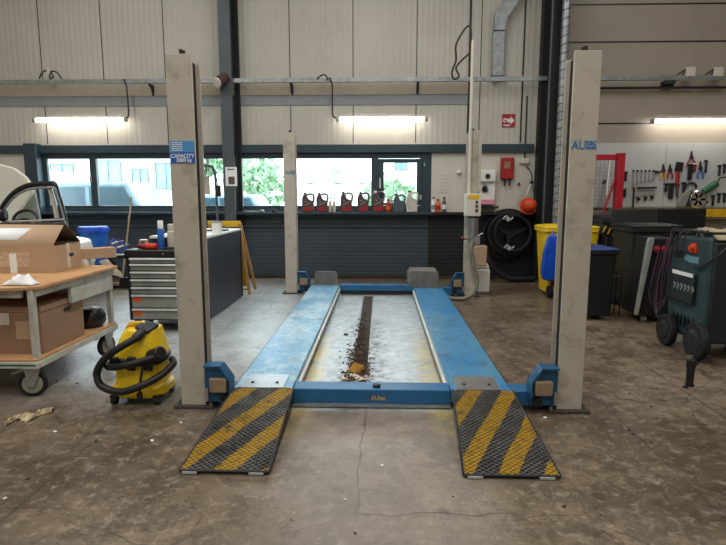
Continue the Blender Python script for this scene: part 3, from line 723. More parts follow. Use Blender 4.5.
# ============================================================ SOAP DISPENSER PANEL (behind rear right post)
x0, x1, z0, z1 = sign_at(476, 170, 494.5, 208, 9.7)
t = thing('wash_dispenser', 'white wall dispenser unit with round black holes and pink liquid', 'dispenser', (x0, 9.7, z0))
mk('back_board', MB().box(x0, x1, 9.68, 9.797, z0+.05, z1), 'white', t, bevel=.012)
mk('upper_box', MB().box(x0+.03, x1-.005, 9.62, 9.68, z1-.21, z1-.01), 'white', t, bevel=.02)
for q, r_ in ((((x0+.19), 9.62, z1-.11), .042), ((x0+.03, 9.68, z1-.33), .05), ((x0+.16, 9.68, z1-.33), .055)): mk('nozzle_hole', MB().cyl(q, (q[0], q[1]-.02, q[2]), r_), 'black', t)
lab(mk('liquid_bottle', MB().box(x0+.10, x1-.02, 9.62, 9.68, z0+.06, z0+.15), 'pink', t, bevel=.01), 'pink liquid bottle')
b = MB().tube([(x0+.10, 9.62, z1-.24), (x0+.16, 9.60, z1-.26), (x0+.20, 9.6, z1-.36)], .014, 6, smooth=4); mk('lever', b, 'steel', t)
mk('shelf', MB().box(x0-.06, x1+.04, 9.55, 9.797, z0-.0, z0+.03), 'black', t)
c = aY(459, 172, 9.78); one('round_knob', MB().lathe([(.0, -.03), (.04, -.02), (.045, 0), (.03, .025), (0, .03)], (c.x, 9.765, c.z), 12), 'white', 'small round white detector on the wall left of the rear right post', 'detector')
x0, x1, z0, z1 = sign_at(443, 198, 463, 212, 9.75)

# ============================================================ EXHAUST HOSE REEL, HAT, TORCH
c = aY(517, 240, 9.5)
c.x -= .11
t = thing('hose_reel', 'large black exhaust hose coiled on the dark wall under the orange helmet', 'hose reel', (c.x, 9.55, .3))
def ring(cx, cy, cz, R, r, n=40, ph=0, el=1.0): return [(cx+R*math.cos(2*PI*k/n+ph), cy, cz+R*el*math.sin(2*PI*k/n+ph)) for k in range(n)]
for k in range(3): mk('hose_coil', MB().tube(ring(c.x+.02*k, 9.72-.1*k, .80+.02*k, .43-.06*k, .055, 44), .036, 10, closed=True), 'black_rubber', t)
mk('hose_tail', MB().tube([(c.x-.42, 9.5, .55), (c.x-.3, 9.45, .25), (c.x-.02, 9.4, .07), (c.x+.25, 9.42, .06), (c.x+.42, 9.45, .06)], .05, 10, smooth=8), 'black_rubber', t)
b = MB()
for k in range(3): a_ = k*2.1+.4; b.bc((c.x+.2*math.cos(a_), 9.62, .80+.2*math.sin(a_)), (.42, .03, .05), (0, -a_, 0))
mk('reel_spoke', b, 'dark_metal', t)
mk('reel_bracket', MB().box(c.x-.05, c.x+.05, 9.60, 9.79, .75, .87), 'dark_metal', t)
for px, py, lb in ((508, 219, 'upper chrome clamp on the coiled hose'), (509, 248, 'lower chrome clamp on the coiled hose')):
    a = aY(px, py, 9.42); b = MB().tube([a+Vector(q) for q in ((-.08, 0, .0), (-.03, 0, .05), (.03, 0, -.02), (.09, 0, .03))], .014, 6, smooth=4).bc(a, (.05, .05, .07), (0, .6, 0))
    lab(mk('hose_clamp', b, 'alu', t), lb)
a = aY(529, 205, 9.40)
t = thing('safety_helmet', 'orange red helmet hanging on the wall above the hose coil', 'helmet', a)
mt_ = Matrix.Translation(a) @ Euler((1.2, 0, .1)).to_matrix().to_4x4()
mk('helmet_shell', MB().lathe([(.125, -.06), (.13, -.02), (.12, .04), (.09, .09), (.05, .11), (.005, .12)], (0, 0, 0), 24, mt_), 'hat_orange', t)
mk('helmet_brim', MB().lathe([(.12, -.07), (.15, -.065), (.15, -.055), (.12, -.05)], (0, 0, 0), 24, mt_), 'hat_orange', t)
a0 = aY(527, 195, 9.55); a1 = aY(531, 184, 9.55)
t = thing('torch', 'silver torch stuck behind the orange helmet', 'torch', a0)
mk('barrel', MB().cyl(a0, a1, .026, .022), 'alu', t); mk('head', MB().cyl(a1, a1+(a1-a0)*.25, .03, .034), 'dark_metal', t)
a = aY(524, 170, 9.77); one('socket_lead', MB().tube([aY(526, 166, 9.77), aY(531, 172, 9.77), aY(532, 182, 9.76), aY(533, 192, 9.7)], .008, 6, smooth=6), 'cable', 'thin cord hanging from the socket box down to the helmet', 'cable')

# ============================================================ LEFT: COLUMN OF THINGS
# --- cart
CT = .845; CX1, CY0, CY1, CX0 = -2.50, 3.78, 5.02, -3.90
t = thing('workshop_cart', 'grey steel workshop cart with wooden top and lower shelf on castors', 'cart', (-3.2, 4.4, 0))
mk('wooden_top', MB().prism([(CX0, CY0-.03), (CX1-.13, CY0-.03), (CX1+.03, CY0+.06), (CX1+.03, CY1), (CX0, CY1)], 'z', CT-.028, CT), 'bench_wood', t, bevel=.005)
b = MB().box(CX0+.02, CX1-.1, CY0+.02, CY0+.05, CT-.085, CT-.029).box(CX1-.03, CX1, CY0+.06, CY1-.02, CT-.08, CT-.029); mk('top_frame', b, 'cart_grey', t)
lab(mk('drawer_panel', MB().box(CX1-.035, CX1-.005, CY0+.5, CY1-.05, CT-.22, CT-.08), 'cart_grey', t, bevel=.004), 'grey side panel under the wooden top')
mk('back_panel', MB().box(CX0+.03, CX1-.15, CY1-.06, CY1-.04, CT-.22, CT-.03), 'cart_panel', t)
for (x, y) in ((CX1-.03, CY0+.05), (CX1-.03, CY1-.06), (CX0+.03, CY0+.05), (CX0+.03, CY1-.06)):
    mk('leg', MB().box(x-.03, x+.012, y-.02, y+.025, .255, CT-.03), 'cart_grey', t, bevel=.004)
mk('lower_shelf', MB().box(CX0, CX1-.01, CY0+.01, CY1-.02, .285, .305), 'bench_wood', t, bevel=.004)
b = MB().box(CX0, CX1, CY0, CY0+.03, .235, .284).box(CX1-.03, CX1, CY0+.03, CY1-.01, .235, .284); mk('shelf_frame', b, 'cart_grey', t, bevel=.004)
mk('green_stripe', MB().box(CX0, CX1-.02, CY0-.002, CY0, .255, .268), 'green', t)
for (x, y, tw) in ((-2.60, 3.86, .25), (-2.57, 4.9, 1.3), (-3.78, 3.86, 0), (-3.78, 4.9, 0)):
    R_ = .1; dx, dy = math.cos(tw), math.sin(tw); ox, oy = -math.sin(tw), math.cos(tw)
    cs = mk('castor', MB().cyl((x-ox*.018, y-oy*.018, R_), (x+ox*.018, y+oy*.018, R_), R_, n=28), 'black_rubber', t, bevel=.008)
    mk('wheel_disc', MB().cyl((x-ox*.022, y-oy*.022, R_), (x+ox*.022, y+oy*.022, R_), R_*.72, n=24).cyl((x-ox*.04, y-oy*.04, R_), (x+ox*.04, y+oy*.04, R_), .02), 'cart_panel', cs)
    b = MB()
    for s_ in (-1, 1):
        b.prism([(-.02, -.02), (.02, -.02), (.07, .13), (-.05, .13)], 'y', s_*.032-.003, s_*.032+.003, Matrix.Translation((x, y, R_)) @ Euler((0, 0, tw)).to_matrix().to_4x4())
    b.bc((x+dx*.01, y+dy*.01, R_+.133), (.13, .1, .012), (0, 0, tw)); mk('fork', b, 'steel', cs)
    b = MB().bc((x-dx*.08, y-dy*.08, R_+.105), (.12, .04, .01), (0, -.35, tw)); mk('brake_pedal', b, 'steel', cs)
# --- big carton on the cart
def carton(x0, x1, y0, y1, z0, z1, label, mat='cardboard', flaps=False, hole=False, yawr=0):
    t = thing('cardboard_box', label, 'box', ((x0+x1)/2, (y0+y1)/2, z0), 'cartons on the cart')
    th = .006
    b = MB().box(x0, x1, y0, y0+th, z0, z1).box(x0, x1, y1-th, y1, z0, z1).box(x0, x0+th, y0+th, y1-th, z0, z1).box(x1-th, x1, y0+th, y1-th, z0, z1).box(x0+th, x1-th, y0+th, y1-th, z0, z0+th)
    mk('box_body', b, mat, t)
    return t
BX1 = -2.405; g = aZ(55, 273, CT)
bx1, by0 = g.x, g.y
bz1 = aX(55, 236, bx1).z
ybk = aX(76, 268, bx1).y
by1 = max(ybk, by0+.42); ym = (by0+by1)/2; zpk = aY(60, 225, ym).z
bz1 = CT+.235
t = carton(bx1-.95, bx1, by0, by1, CT+.001, bz1, 'large brown carton with raised flaps on top of the cart')
ph = .17
mk('flap', MB().add([(bx1-.95, by0, bz1), (bx1, by0, bz1), (bx1-.02, ym, zpk), (bx1-.95, ym, zpk+.01)], [(0, 1, 2, 3)]), 'cardboard', t, solid=.006)
mk('back_flap', MB().add([(bx1-.95, by1, bz1), (bx1, by1, bz1), (bx1-.01, ym+.01, zpk+.008), (bx1-.95, ym+.01, zpk+.018)], [(0, 1, 2, 3)]), 'card_inside_shade', t, solid=.006)
mk('flap', MB().add([(bx1, by0+.03, bz1), (bx1, by1-.03, bz1), (bx1-.06, by1-.1, bz1-.10), (bx1-.06, by0+.1, bz1-.10)], [(0, 1, 2, 3)]), 'card_inside_shade', t, solid=.004)
mk('tape_strip', MB().box(bx1+.0005, bx1+.003, by0+.19, by0+.24, CT+.02, bz1), 'tape', t); mk('tape_strip', MB().box(bx1-.38, bx1-.32, by0-.005, by0-.003, CT+.0, bz1-.07), 'paper', t)
lab(mk('shipping_label', MB().box(bx1-.48, bx1-.21, by0-.0025, by0-.0003, CT+.05, bz1-.06), 'label_print', t), 'large pale printed label')
lab(mk('address_sticker', MB().add([(bx1-.8, by0+.05, bz1+.05*(zpk-bz1)/(ym-by0)+.006), (bx1-.34, by0+.05, bz1+.05*(zpk-bz1)/(ym-by0)+.004), (bx1-.28, by0+.17, bz1+.17*(zpk-bz1)/(ym-by0)+.004), (bx1-.8, by0+.17, bz1+.17*(zpk-bz1)/(ym-by0)+.006)], [(0, 1, 2, 3)]), 'paper', t, solid=.002), 'white paper sticker on the upper flap')
mk('hand_hole', MB().bc((bx1+.002, by0+.26, CT+.13), (.004, .07, .028)), 'black', t)
# thin long carton
g = aZ(100, 252, CT+.06)
t = thing('long_carton', 'narrow open ended brown carton lying behind the large carton on the cart', 'box', (-2.5, 4.75, CT+.055), 'cartons on the cart')
lp0, lp1 = aY(76, 248, by1+.12), aY(114, 246, by1+.34)
mid = (lp0+lp1)/2; LL = (lp1-lp0).length/2; ang = math.atan2(lp1.y-lp0.y, lp1.x-lp0.x); Lz = CT+.055
m_ = Matrix.Translation((mid.x, mid.y, Lz+.05)) @ Euler((0, 0, ang)).to_matrix().to_4x4()
b = MB()
for q in ((-LL, LL, -.07, -.066, -.05, .045), (-LL, LL, .066, .07, -.05, .045), (-LL, LL, -.066, .066, -.05, -.046), (-LL, LL, -.066, .066, .041, .045), (-LL, -LL+.004, -.066, .066, -.046, .041)): b.box(*q, m_)
mk('carton_body', b, 'cardboard', t); mk('carton_end_shade', MB().box(LL-.10, LL-.08, -.064, .064, -.044, .039, m_), 'card_inside_shade', t)  # dark sheet stands in for the shade in the open end
one('foam_block', MB().box(lp0.x-.02, lp0.x+.10, lp0.y-.04, lp0.y+.08, CT+.001, CT+.053), 'white', 'small white foam block under the end of the narrow carton', 'foam block', bevel=.006)
# paper wad and small bottle
def crumple(x0, x1, y0, y1, z, h, nu, nv, seed, mat, name, label, cat, sol=.003, edge=.5):
    r = random.Random(seed); H = {}
    def fn(u, v):
        e = min(1, 3*min(u, 1-u)+.0)*min(1, 3*min(v, 1-v)); k = (round(u*nu), round(v*nv))
        hh = h*(e*(.5+.5*r.random())+.05); ww = 1-.25*r.random()
        return Vector((x0+(x1-x0)*(u+.03*r.uniform(-1, 1)), y0+(y1-y0)*(.5+(v-.5)*ww), z+hh))
    return one(name, MB().grid(fn, nu, nv), mat, label, cat, solid=sol)
g = aZ(24, 278, CT)
crumple(-2.76, -2.52, 3.82, 3.95, CT+.004, .075, 9, 6, 4, 'paper', 'paper_wipe', 'crumpled white paper wipe on the cart in front of the carton', 'paper')
t = thing('white_tube', 'small white tube with a dark cap at the near edge of the cart', 'tube', (-2.8, 3.87, CT))
mk('tube_body', MB().cyl((-2.93, 3.90, CT+.03), (-2.82, 3.85, CT+.028), .027, .022), 'white', t); mk('cap', MB().cyl((-2.82, 3.85, CT+.028), (-2.79, 3.838, CT+.027), .016), 'black', t)
# lower box
g = aZ(57, 350, .306)
t = thing('archive_box', 'closed brown carton with a hand hole on the lower cart shelf', 'box', (-3.0, 4.3, .306), 'cartons on the cart')
LX1, LY0 = -2.545, 3.93
mk('box_body', MB().box(LX1-.75, LX1, LY0, LY0+.58, .306, .665), 'cardboard_dark', t, bevel=.004)
mk('lid', MB().box(LX1-.755, LX1+.005, LY0-.005, LY0+.585, .625, .672), 'cardboard_dark', t, bevel=.004)
mk('hand_hole', MB().bc((LX1+.006, LY0+.34, .585), (.004, .09, .028)), 'black', t)
mk('label_sticker', MB().box(LX1-.32, LX1-.24, LY0-.008, LY0-.0055, .53, .62), 'tape', t)
mk('faded_print', MB().box(LX1-.20, LX1-.03, LY0-.0025, LY0-.0005, .42, .56), 'cardboard', t)
# black rounded thing
c = Vector((-2.66, 4.80, .306))
t = thing('black_helmet', 'rounded black rubber lump on the lower cart shelf behind the carton', 'boot', c)
mk('round_body', MB().lathe([(.0, .0), (.09, .0), (.125, .05), (.125, .11), (.09, .17), (.0, .19)], (c.x+.02, c.y+.0, .306), 20), 'black_gloss', t)
mk('upper_lump', MB().lathe([(.0, 0), (.06, .0), (.065, .10), (.04, .15), (0, .16)], (c.x-.1, c.y-.12, .36), 16), 'black', t)
t.name = 'rubber_boot'; t['label'] = 'rounded glossy black rubber boot on the lower cart shelf behind the carton'
# rag on the floor
a = aZ(5, 427); c = aZ(55, 412)
r = random.Random(9)
pts = [aZ(*q) for q in ((6, 427), (14, 421), (24, 418), (33, 419), (42, 414), (53, 411.5))]
b = MB(); wd = [.015, .04, .05, .085, .06, .03]
n = 40; pp = spline(pts, 8)
def rf(u, v):
    i = u*(len(pp)-1); k = int(min(i, len(pp)-2)); f = i-k; p = pp[k].lerp(pp[k+1], f)
    j = u*(len(wd)-1); kk = int(min(j, len(wd)-2)); w = wd[kk]+(wd[kk+1]-wd[kk])*(j-kk)
    return Vector((p.x+r.uniform(-.006, .006), p.y+(v-.5)*2*w*(1+.3*r.uniform(-1, 1)), .006+.035*math.sin(PI*v)*(.4+.6*r.random())))
b.grid(rf, 40, 8)
one('floor_rag', b, 'rag', 'crumpled beige rag lying on the floor in front of the cart', 'rag', solid=.004)

rb = random.Random(31); b = MB()
for k in range(150):
    x, y = rb.uniform(-3.0, 3.0), rb.uniform(1.9, 7.5)
    if abs(x) < 1.5 and y > 2.6: continue
    q = rb.uniform(.004, .013); b.bc((x, y, .003), (q*1.7, q, .004), (0, 0, rb.uniform(0, 6)))
o = one('floor_litter', b, 'leaf', 'tiny dark crumbs and dirt scattered over the workshop floor', 'dirt'); o['kind'] = 'stuff'
b = MB()
for px, py in ((55, 432), (181, 423), (5, 499), (152, 441), (545, 418), (382, 466), (250, 468), (345, 500)):
    p = aZ(px, py); q = rb.uniform(.008, .016); b.bc((p.x, p.y, .004), (q*1.6, q, .005), (0, 0, rb.uniform(0, 6)))
o = one('paper_crumbs', b, 'paper', 'small white crumbs scattered on the floor near the ramps', 'crumbs'); o['kind'] = 'stuff'
# --- vacuum
VX, VY = -1.755, 3.86
t = thing('vacuum_cleaner', 'yellow wet and dry vacuum cleaner with black hose wound around it', 'vacuum cleaner', (VX, VY, 0))
def rr(w, d, z, tx=0, n=32, e=3.2):
    out = []
    for k in range(n):
        a = 2*PI*k/n; ca, sa = math.cos(a), math.sin(a)
        out.append((VX+tx+w/2*math.copysign(abs(ca)**(2/e), ca), VY+d/2*math.copysign(abs(sa)**(2/e), sa), z))
    return out
def loft(secs):
    b = MB(); n = len(secs[0]); vs = [p for s in secs for p in s]; fs = []
    for j in range(len(secs)-1):
        for i in range(n): fs.append((j*n+i, j*n+(i+1) % n, (j+1)*n+(i+1) % n, (j+1)*n+i))
    fs += [tuple(range(n))[::-1], tuple(range((len(secs)-1)*n, len(secs)*n))]; return b.add(vs, fs)
mk('tub', loft([rr(.36, .32, .05), rr(.40, .35, .07), rr(.405, .355, .12), rr(.36, .33, .14), rr(.335, .32, .29)]), 'vac_yellow', t)
mk('band', loft([rr(.355, .34, .292), rr(.37, .35, .30), rr(.37, .35, .335), rr(.35, .33, .345)]), 'black', t)
mk('motor_head', loft([rr(.35, .33, .346), rr(.33, .32, .40), rr(.28, .28, .48, .01), rr(.23, .24, .535, .02), rr(.17, .18, .55, .02)]), 'vac_yellow', t)
mk('top_panel', MB().bc((VX+.07, VY-.06, .555), (.12, .12, .03), (.25, .2, -.3)), 'bench_side', t, bevel=.01)
lab(mk('carry_handle', MB().tube([(VX-.09, VY-.02, .535), (VX-.05, VY-.03, .568), (VX+.03, VY-.03, .572), (VX+.06, VY-.03, .55)], .018, 8, smooth=5), 'yellow', t), 'darker yellow carrying handle')
for x in (-.13, -.005, .12): mk('latch', MB().bc((VX+x, VY-.178, .315), (.06, .03, .10), (0, .1, 0)), 'black', t, bevel=.008)
hp = [(VX+.06, VY-.18, .51), (VX-.05, VY-.23, .45), (VX-.15, VY-.24, .38), (VX-.215, VY-.23, .30), (VX-.235, VY-.22, .23), (VX-.19, VY-.24, .165), (VX-.05, VY-.27, .14), (VX+.09, VY-.26, .18), (VX+.20, VY-.18, .23), (VX+.24, VY-.05, .27), (VX+.20, VY+.05, .28)]
hs = spline([Vector(q) for q in hp], 14)
mk('hose', MB().tube(hs, [.026+.0012*(1 if k % 2 else -1) for k in range(len(hs))], 12), 'black', t)
hs = spline([Vector(q) for q in ((VX+.055, VY-.10, .53), (VX+.06, VY-.15, .525), (VX+.04, VY-.185, .50))], 5)
mk('hose_collar', MB().tube(hs, .034, 12), 'black', t)
mk('hose_inlet', MB().cyl((VX+.12, VY-.14, .36), (VX+.22, VY-.19, .40), .045, .05, 18), 'black', t, bevel=.008)
mk('stored_tube', MB().tube([(VX+.2, VY-.2, .38), (VX+.02, VY-.24, .33), (VX-.13, VY-.22, .30), (VX-.18, VY-.19, .31)], .024, 10, smooth=6), 'black', t)
mk('power_lead', MB().tube([(VX+.09, VY-.19, .33), (VX+.08, VY-.23, .22), (VX+.07, VY-.24, .11)], .01, 6, smooth=6).bc((VX+.07, VY-.24, .10), (.03, .03, .05)), 'black', t)
for (x, y) in ((-.16, -.14), (.15, -.14), (-.15, .13), (.15, .13)):
    cs = mk('castor', MB().cyl((VX+x-.018, VY+y, .032), (VX+x+.018, VY+y, .032), .032, n=16), 'black', t)
    mk('castor_bracket', MB().bc((VX+x, VY+y, .06), (.05, .05, .03)), 'black', cs, bevel=.006)
mk('base_foot', MB().box(VX-.19, VX+.18, VY-.15, VY+.14, .045, .07), 'black', t, bevel=.01)

# --- tool chest
TX0, TX1, TY0, TY1, TH = -2.76, -2.06, 5.79, 6.25, .91
t = thing('tool_chest', 'grey roller tool chest with black frame behind the yellow vacuum cleaner', 'tool chest', ((TX0+TX1)/2, 6.0, 0))
mk('carcass', MB().box(TX0, TX1, TY0+.02, TY1, .13, TH-.05), 'chest_black', t, bevel=.006)
mk('top_tray', MB().box(TX0-.01, TX1+.01, TY0-.01, TY1+.01, TH-.075, TH), 'chest_black', t, bevel=.012)
mk('lock', MB().cyl((TX0+.42, TY0-.01, TH-.04), (TX0+.42, TY0-.02, TH-.04), .012), 'steel', t)
ys = [253.5, 262, 271, 280, 289, 298, 315, 331]
zs = [aY(150, y, TY0).z for y in (258.5, 267.5, 275.5, 283.5, 291.5, 300, 317.5, 333)]
zs = [TH-.08, .765, .68, .595, .51, .425, .27, .14]
for k in range(7):
    d = mk('drawer', MB().box(TX0+.045, TX1-.03, TY0, TY0+.02, zs[k+1]+.006, zs[k]-.004), 'chest_grey', t, bevel=.003)
    mk('drawer_handle', MB().prism([(TY0-.024, zs[k]-.022), (TY0, zs[k]-.026), (TY0, zs[k]-.006), (TY0-.016, zs[k]-.006)], 'x', TX0+.045, TX1-.03), 'alu', d)
    if k in (5, 6):
        lab(mk('badge', MB().box(TX0+.06, TX0+.15, TY0-.003, TY0, zs[k]-.085, zs[k]-.035), 'orange', d), 'small orange maker badge')
for (x, y) in ((TX0+.07, TY0+.07), (TX1-.07, TY0+.07), (TX0+.07, TY1-.07), (TX1-.07, TY1-.07)):
    cs = mk('castor', MB().cyl((x-.015, y, .05), (x+.015, y, .05), .05, n=20), 'black_rubber', t); mk('fork', MB().box(x-.03, x+.03, y-.03, y+.03, .098, .13), 'dark_metal', cs)
lab(mk('side_holder', MB().box(TX0-.11, TX0-.001, TY0+.05, TY0+.3, .50, .51).box(TX0-.11, TX0-.1, TY0+.05, TY0+.3, .51, .58).box(TX0-.1, TX0-.001, TY0+.05, TY0+.06, .51, .60), 'chest_black', t), 'black bottle holder on the side of the chest')
mk('side_tray', MB().box(TX0-.35, TX0-.012, TY0+.0, TY0+.34, .82, .835).box(TX0-.35, TX0-.34, TY0+.0, TY0+.34, .835, .86), 'chest_black', t)
# things on/at the chest
bx = bottle(125, .085, 284, 'blue_plastic', 'white', 'translucent blue bottle in the holder at the left of the tool chest', None, Y=5.98, Z=.511, grp=None, pybot=300)
def can(px, Y, Z, r, pyt, body, cap, name, label):
    a = aY(px, 248, Y); h = aY(px, pyt, Y).z-Z; t = thing(name, label, 'can', (a.x, Y, Z))
    mk('can_body', MB().lathe([(r*.95, 0), (r, .005), (r, h*.68), (r*.8, h*.72)], (a.x, Y, Z), 20), body, t)
    mk('cap', MB().lathe([(r*.82, h*.72), (r*.82, h*.98), (r*.7, h)], (a.x, Y, Z), 20), cap, t); return t
can(161.5, 5.98, TH+.001, .036, 220.5, 'sign_blue', 'paper', 'spray_can', 'tall blue spray can with white cap standing on the tool chest')
can(172.5, 6.0, TH+.001, .05, 224, 'cream', 'cream', 'spray_bottle', 'cream plastic bottle on the tool chest partly behind the lift post')
a = aY(141, 248, 5.88); t = thing('spray_can', 'red spray can lying on its side on the tool chest', 'can', (a.x, 5.88, TH))
mk('can_body', MB().cyl((a.x+.03, 5.88, TH+.034), (a.x+.19, 5.86, TH+.034), .033, n=20), 'red', t, bevel=.006); mk('cap', MB().cyl((a.x-.03, 5.888, TH+.034), (a.x+.03, 5.88, TH+.034), .028, n=16), 'red_dark', t)
mk('can_label', MB().cyl((a.x+.07, 5.875, TH+.034), (a.x+.17, 5.862, TH+.034), .0338, n=20), 'hat_orange', t)
a = aY(143, 240, 6.08); t = thing('small_carton', 'small white box with dark print standing at the back of the tool chest', 'box', (a.x, 6.08, TH))
mk('box_body', MB().bc((a.x, 6.1, TH+.046), (.08, .06, .09)), 'tape', t, bevel=.003); mk('print', MB().bc((a.x, 6.068, TH+.05), (.05, .003, .05)), 'print', t)
a = aY(160, 240, 6.18); one('black_case', MB().bc((-2.36, 6.17, TH+.055), (.26, .1, .11)), 'black', 'black plastic case at the back of the tool chest behind the cans', 'case', bevel=.008)
a = aY(170, 247, 5.85); t = thing('black_pliers', 'black handled tool lying beside the blue spray can on the chest', 'pliers', (a.x, 5.85, TH))
mk('handle', MB().tube([(a.x-.08, 5.85, TH+.012), (a.x, 5.86, TH+.018), (a.x+.09, 5.85, TH+.012)], .011, 8, smooth=4), 'black', t)
crumple(-3.10, -2.775, 5.80, 6.12, .862, .16, 14, 11, 12, 'cloth_blue', 'blue_cloth', 'heap of dark blue cloth on the side tray left of the tool chest', 'cloth', sol=.006)
for k, (dx, dz, m_, lb) in enumerate(((0, .14, 'alu', 'upper white handled screwdriver on the blue cloth by the tool chest'), (.06, .10, 'cream', 'lower cream handled screwdriver on the blue cloth by the tool chest'))):
    t = thing('screwdriver', lb, 'screwdriver', (-2.9+dx, 5.82, .9+dz), 'screwdrivers on the cloth')
    p = Vector((-2.92+dx, 5.83, .83+dz)); q = p+Vector((.12, .03, .04)); mk('handle', MB().cyl(p, p.lerp(q, .5), .012), m_, t); mk('shaft', MB().cyl(p.lerp(q, .5), q, .005), 'steel', t)
t = thing('hand_sander', 'beige hand brush hanging from the side tray of the tool chest', 'brush', (-2.86, 5.78, .7))
mk('brush_body', MB().prism([(-3.03, .79), (-2.95, .815), (-2.82, .70), (-2.79, .62), (-2.88, .64)], 'y', 5.73, 5.78), 'tape', t, bevel=.008); mk('bristles', MB().bc((-2.86, 5.745, .765), (.18, .02, .03), (0, .85, 0)), 'black', t)
t.name = 'hand_brush'
# broom
p0 = aY(126, 246, 8.9); p1 = aY(131.5, 197, 9.4)
t = thing('broom', 'wooden broom handle leaning against the wall below the left window', 'broom', (p0.x-.08, 8.7, 0))
dd = (p1-p0)/(p1.z-p0.z); pb = p0-dd*(p0.z-.10)
mk('handle', MB().cyl(pb, p1, .014), 'wood_block', t); mk('brush_head', MB().bc(pb+Vector((0, 0, -.02)), (.4, .06, .05)), 'wood_block', t, bevel=.006); mk('bristles', MB().bc(pb+Vector((0, 0, -.065)), (.38, .05, .05)), 'black', t)
# blue bin
t = thing('blue_bin', 'blue plastic bin standing against the wall behind the cart', 'bin', (-4.63, 8.6, 0))
g0 = aY(78, 226, 8.5)
mk('bin_body', MB().lathe([(.0, 0), (.17, .0), (.19, .03), (.205, .93), (.225, .94), (.225, .97), (.20, .97), (.185, .1), (0, .08)], (-4.60, 8.62, 0), 28), 'blue_plastic', t)
mk('bin_liner', MB().lathe([(.228, .90), (.235, .96), (.22, 1.0), (.19, .985)], (-4.60, 8.62, 0), 28), 'bag_blue', t)

# --- dark workbench behind left post
t = thing('dark_workbench', 'long dark workbench with pale top standing behind the front left post', 'workbench', (-2.4, 7.1, 0))
mk('side_panel', MB().box(-2.70, -2.04, 6.36, 7.88, .02, .99), 'bench_side', t, bevel=.006)
mk('worktop', MB().box(-2.72, -2.03, 6.34, 7.89, .99, 1.02), 'white', t, bevel=.004)
mk('edge_trim', MB().box(-2.065, -2.032, 7.895, 7.92, .02, 1.03), 'black', t)
# yellow a-frame sign
t = thing('folding_trestle', 'yellow and brown wooden folding trestle standing at the far end of the dark workbench', 'trestle', (-2.25, 8.15, 0))
mk('top_beam', MB().box(-2.56, -2.08, 8.03, 8.10, 1.03, 1.115), 'yellow', t, bevel=.004)
def board(x, y, z, x2, y2, z2, w, mat, nm):
    a = Vector((x, y, z)); c = Vector((x2, y2, z2)); b = MB(); b.cyl(a, c, w, n=4); return mk(nm, b, mat, t)
board(-2.09, 8.05, 1.08, -1.95, 7.98, .02, .028, 'trestle_wood', 'leg'); board(-2.09, 8.10, 1.08, -1.98, 8.5, .02, .028, 'trestle_wood', 'leg')
board(-2.53, 8.05, 1.08, -2.56, 7.98, .02, .028, 'trestle_wood', 'leg'); board(-2.53, 8.10, 1.08, -2.56, 8.5, .02, .028, 'trestle_wood', 'leg')
b = MB().add([(-2.5, 8.07, 1.0), (-2.085, 8.07, 1.0), (-1.985, 8.02, .15), (-2.5, 8.02, .15)], [(0, 1, 2, 3)]); mk('yellow_board', b, 'yellow', t, solid=.012)
board(-2.53, 8.0, .1, -1.96, 8.0, .1, .018, 'trestle_wood', 'brace')
# inspection lamp stand
p = aY(217, 221, 7.3); q = aY(213.5, 168, 7.3); r_ = aY(204, 165.3, 7.3)
zb_ = 1.021
t = thing('lamp_stand', 'thin grey stand with hooked arm and hanging control on the dark workbench', 'stand', (p.x, 7.3, zb_))
mk('pole', MB().tube([(p.x+.01, 7.3, zb_+.02), (q.x+.02, 7.3, q.z-.15), q+Vector((.0, 0, -.03)), q+Vector((-.03, 0, .02)), r_], .017, 8, smooth=4), 'column_paint', t)
mk('foot', MB().box(p.x-.13, p.x+.13, 7.22, 7.38, zb_, zb_+.02), 'column_paint', t)
h_ = aY(206, 172, 7.3); mk('hook', MB().cyl((h_.x, 7.3, h_.z+.07), (h_.x, 7.3, h_.z-.03), .008), 'black', t)
c = aY(218.5, 191, 7.28); mk('pendant_control', MB().bc(c, (.06, .05, .15)), 'black', t, bevel=.012); mk('control_cord', MB().tube([q+Vector((0, -.02, 0)), aY(217, 180, 7.28), c], .006, 6, smooth=4), 'cable', t)
p = aY(214, 222, 6.9); t = thing('white_cup', 'white plastic container on the dark workbench by the stand', 'container', (p.x, 7.0, 1.021)); 
mk('cup_body', MB().box(p.x-.05, p.x+.06, 6.95, 7.05, 1.021, 1.15), 'white', t, bevel=.01); mk('lid', MB().box(p.x-.054, p.x+.064, 6.946, 7.054, 1.15, 1.165), 'grey_panel', t)

# --- car at far left: open bonnet, door, steering wheel
t = thing('white_car', 'white car with raised bonnet and open door at the left edge', 'car', (-5.2, 7.2, 0))
# body side (hidden mostly behind the cart)
b = MB().prism([(-7.6, .35), (-4.3, .35), (-4.25, .55), (-4.3, .86), (-5.4, 1.02), (-7.6, 1.05)], 'y', 6.6, 8.0)
mk('body', b, 'car_white', t, bevel=.05, seg=3)
hx0 = aY(0, 163, 7.0); 
hood = [aY(*q, 7.0) for q in ((-60, 168), (-30, 164), (0, 164), (14, 168), (25, 176), (31, 184), (33, 192), (24, 205), (12, 222), (-10, 240), (-60, 240))]
b = MB().prism([(p.x, p.z) for p in hood], 'y', 7.0, 7.05)
mk('bonnet', b, 'car_white', t, bevel=.02, seg=3)
hood2 = [aY(*q, 6.99) for q in ((24, 203), (36, 190), (34, 215), (20, 222))]
mk('wing_panel', MB().prism([(p.x, p.z) for p in [aY(*q, 7.2) for q in ((12, 212), (33, 186), (40, 222), (12, 228))]], 'y', 7.2, 7.25), 'grey_panel', t, bevel=.01)
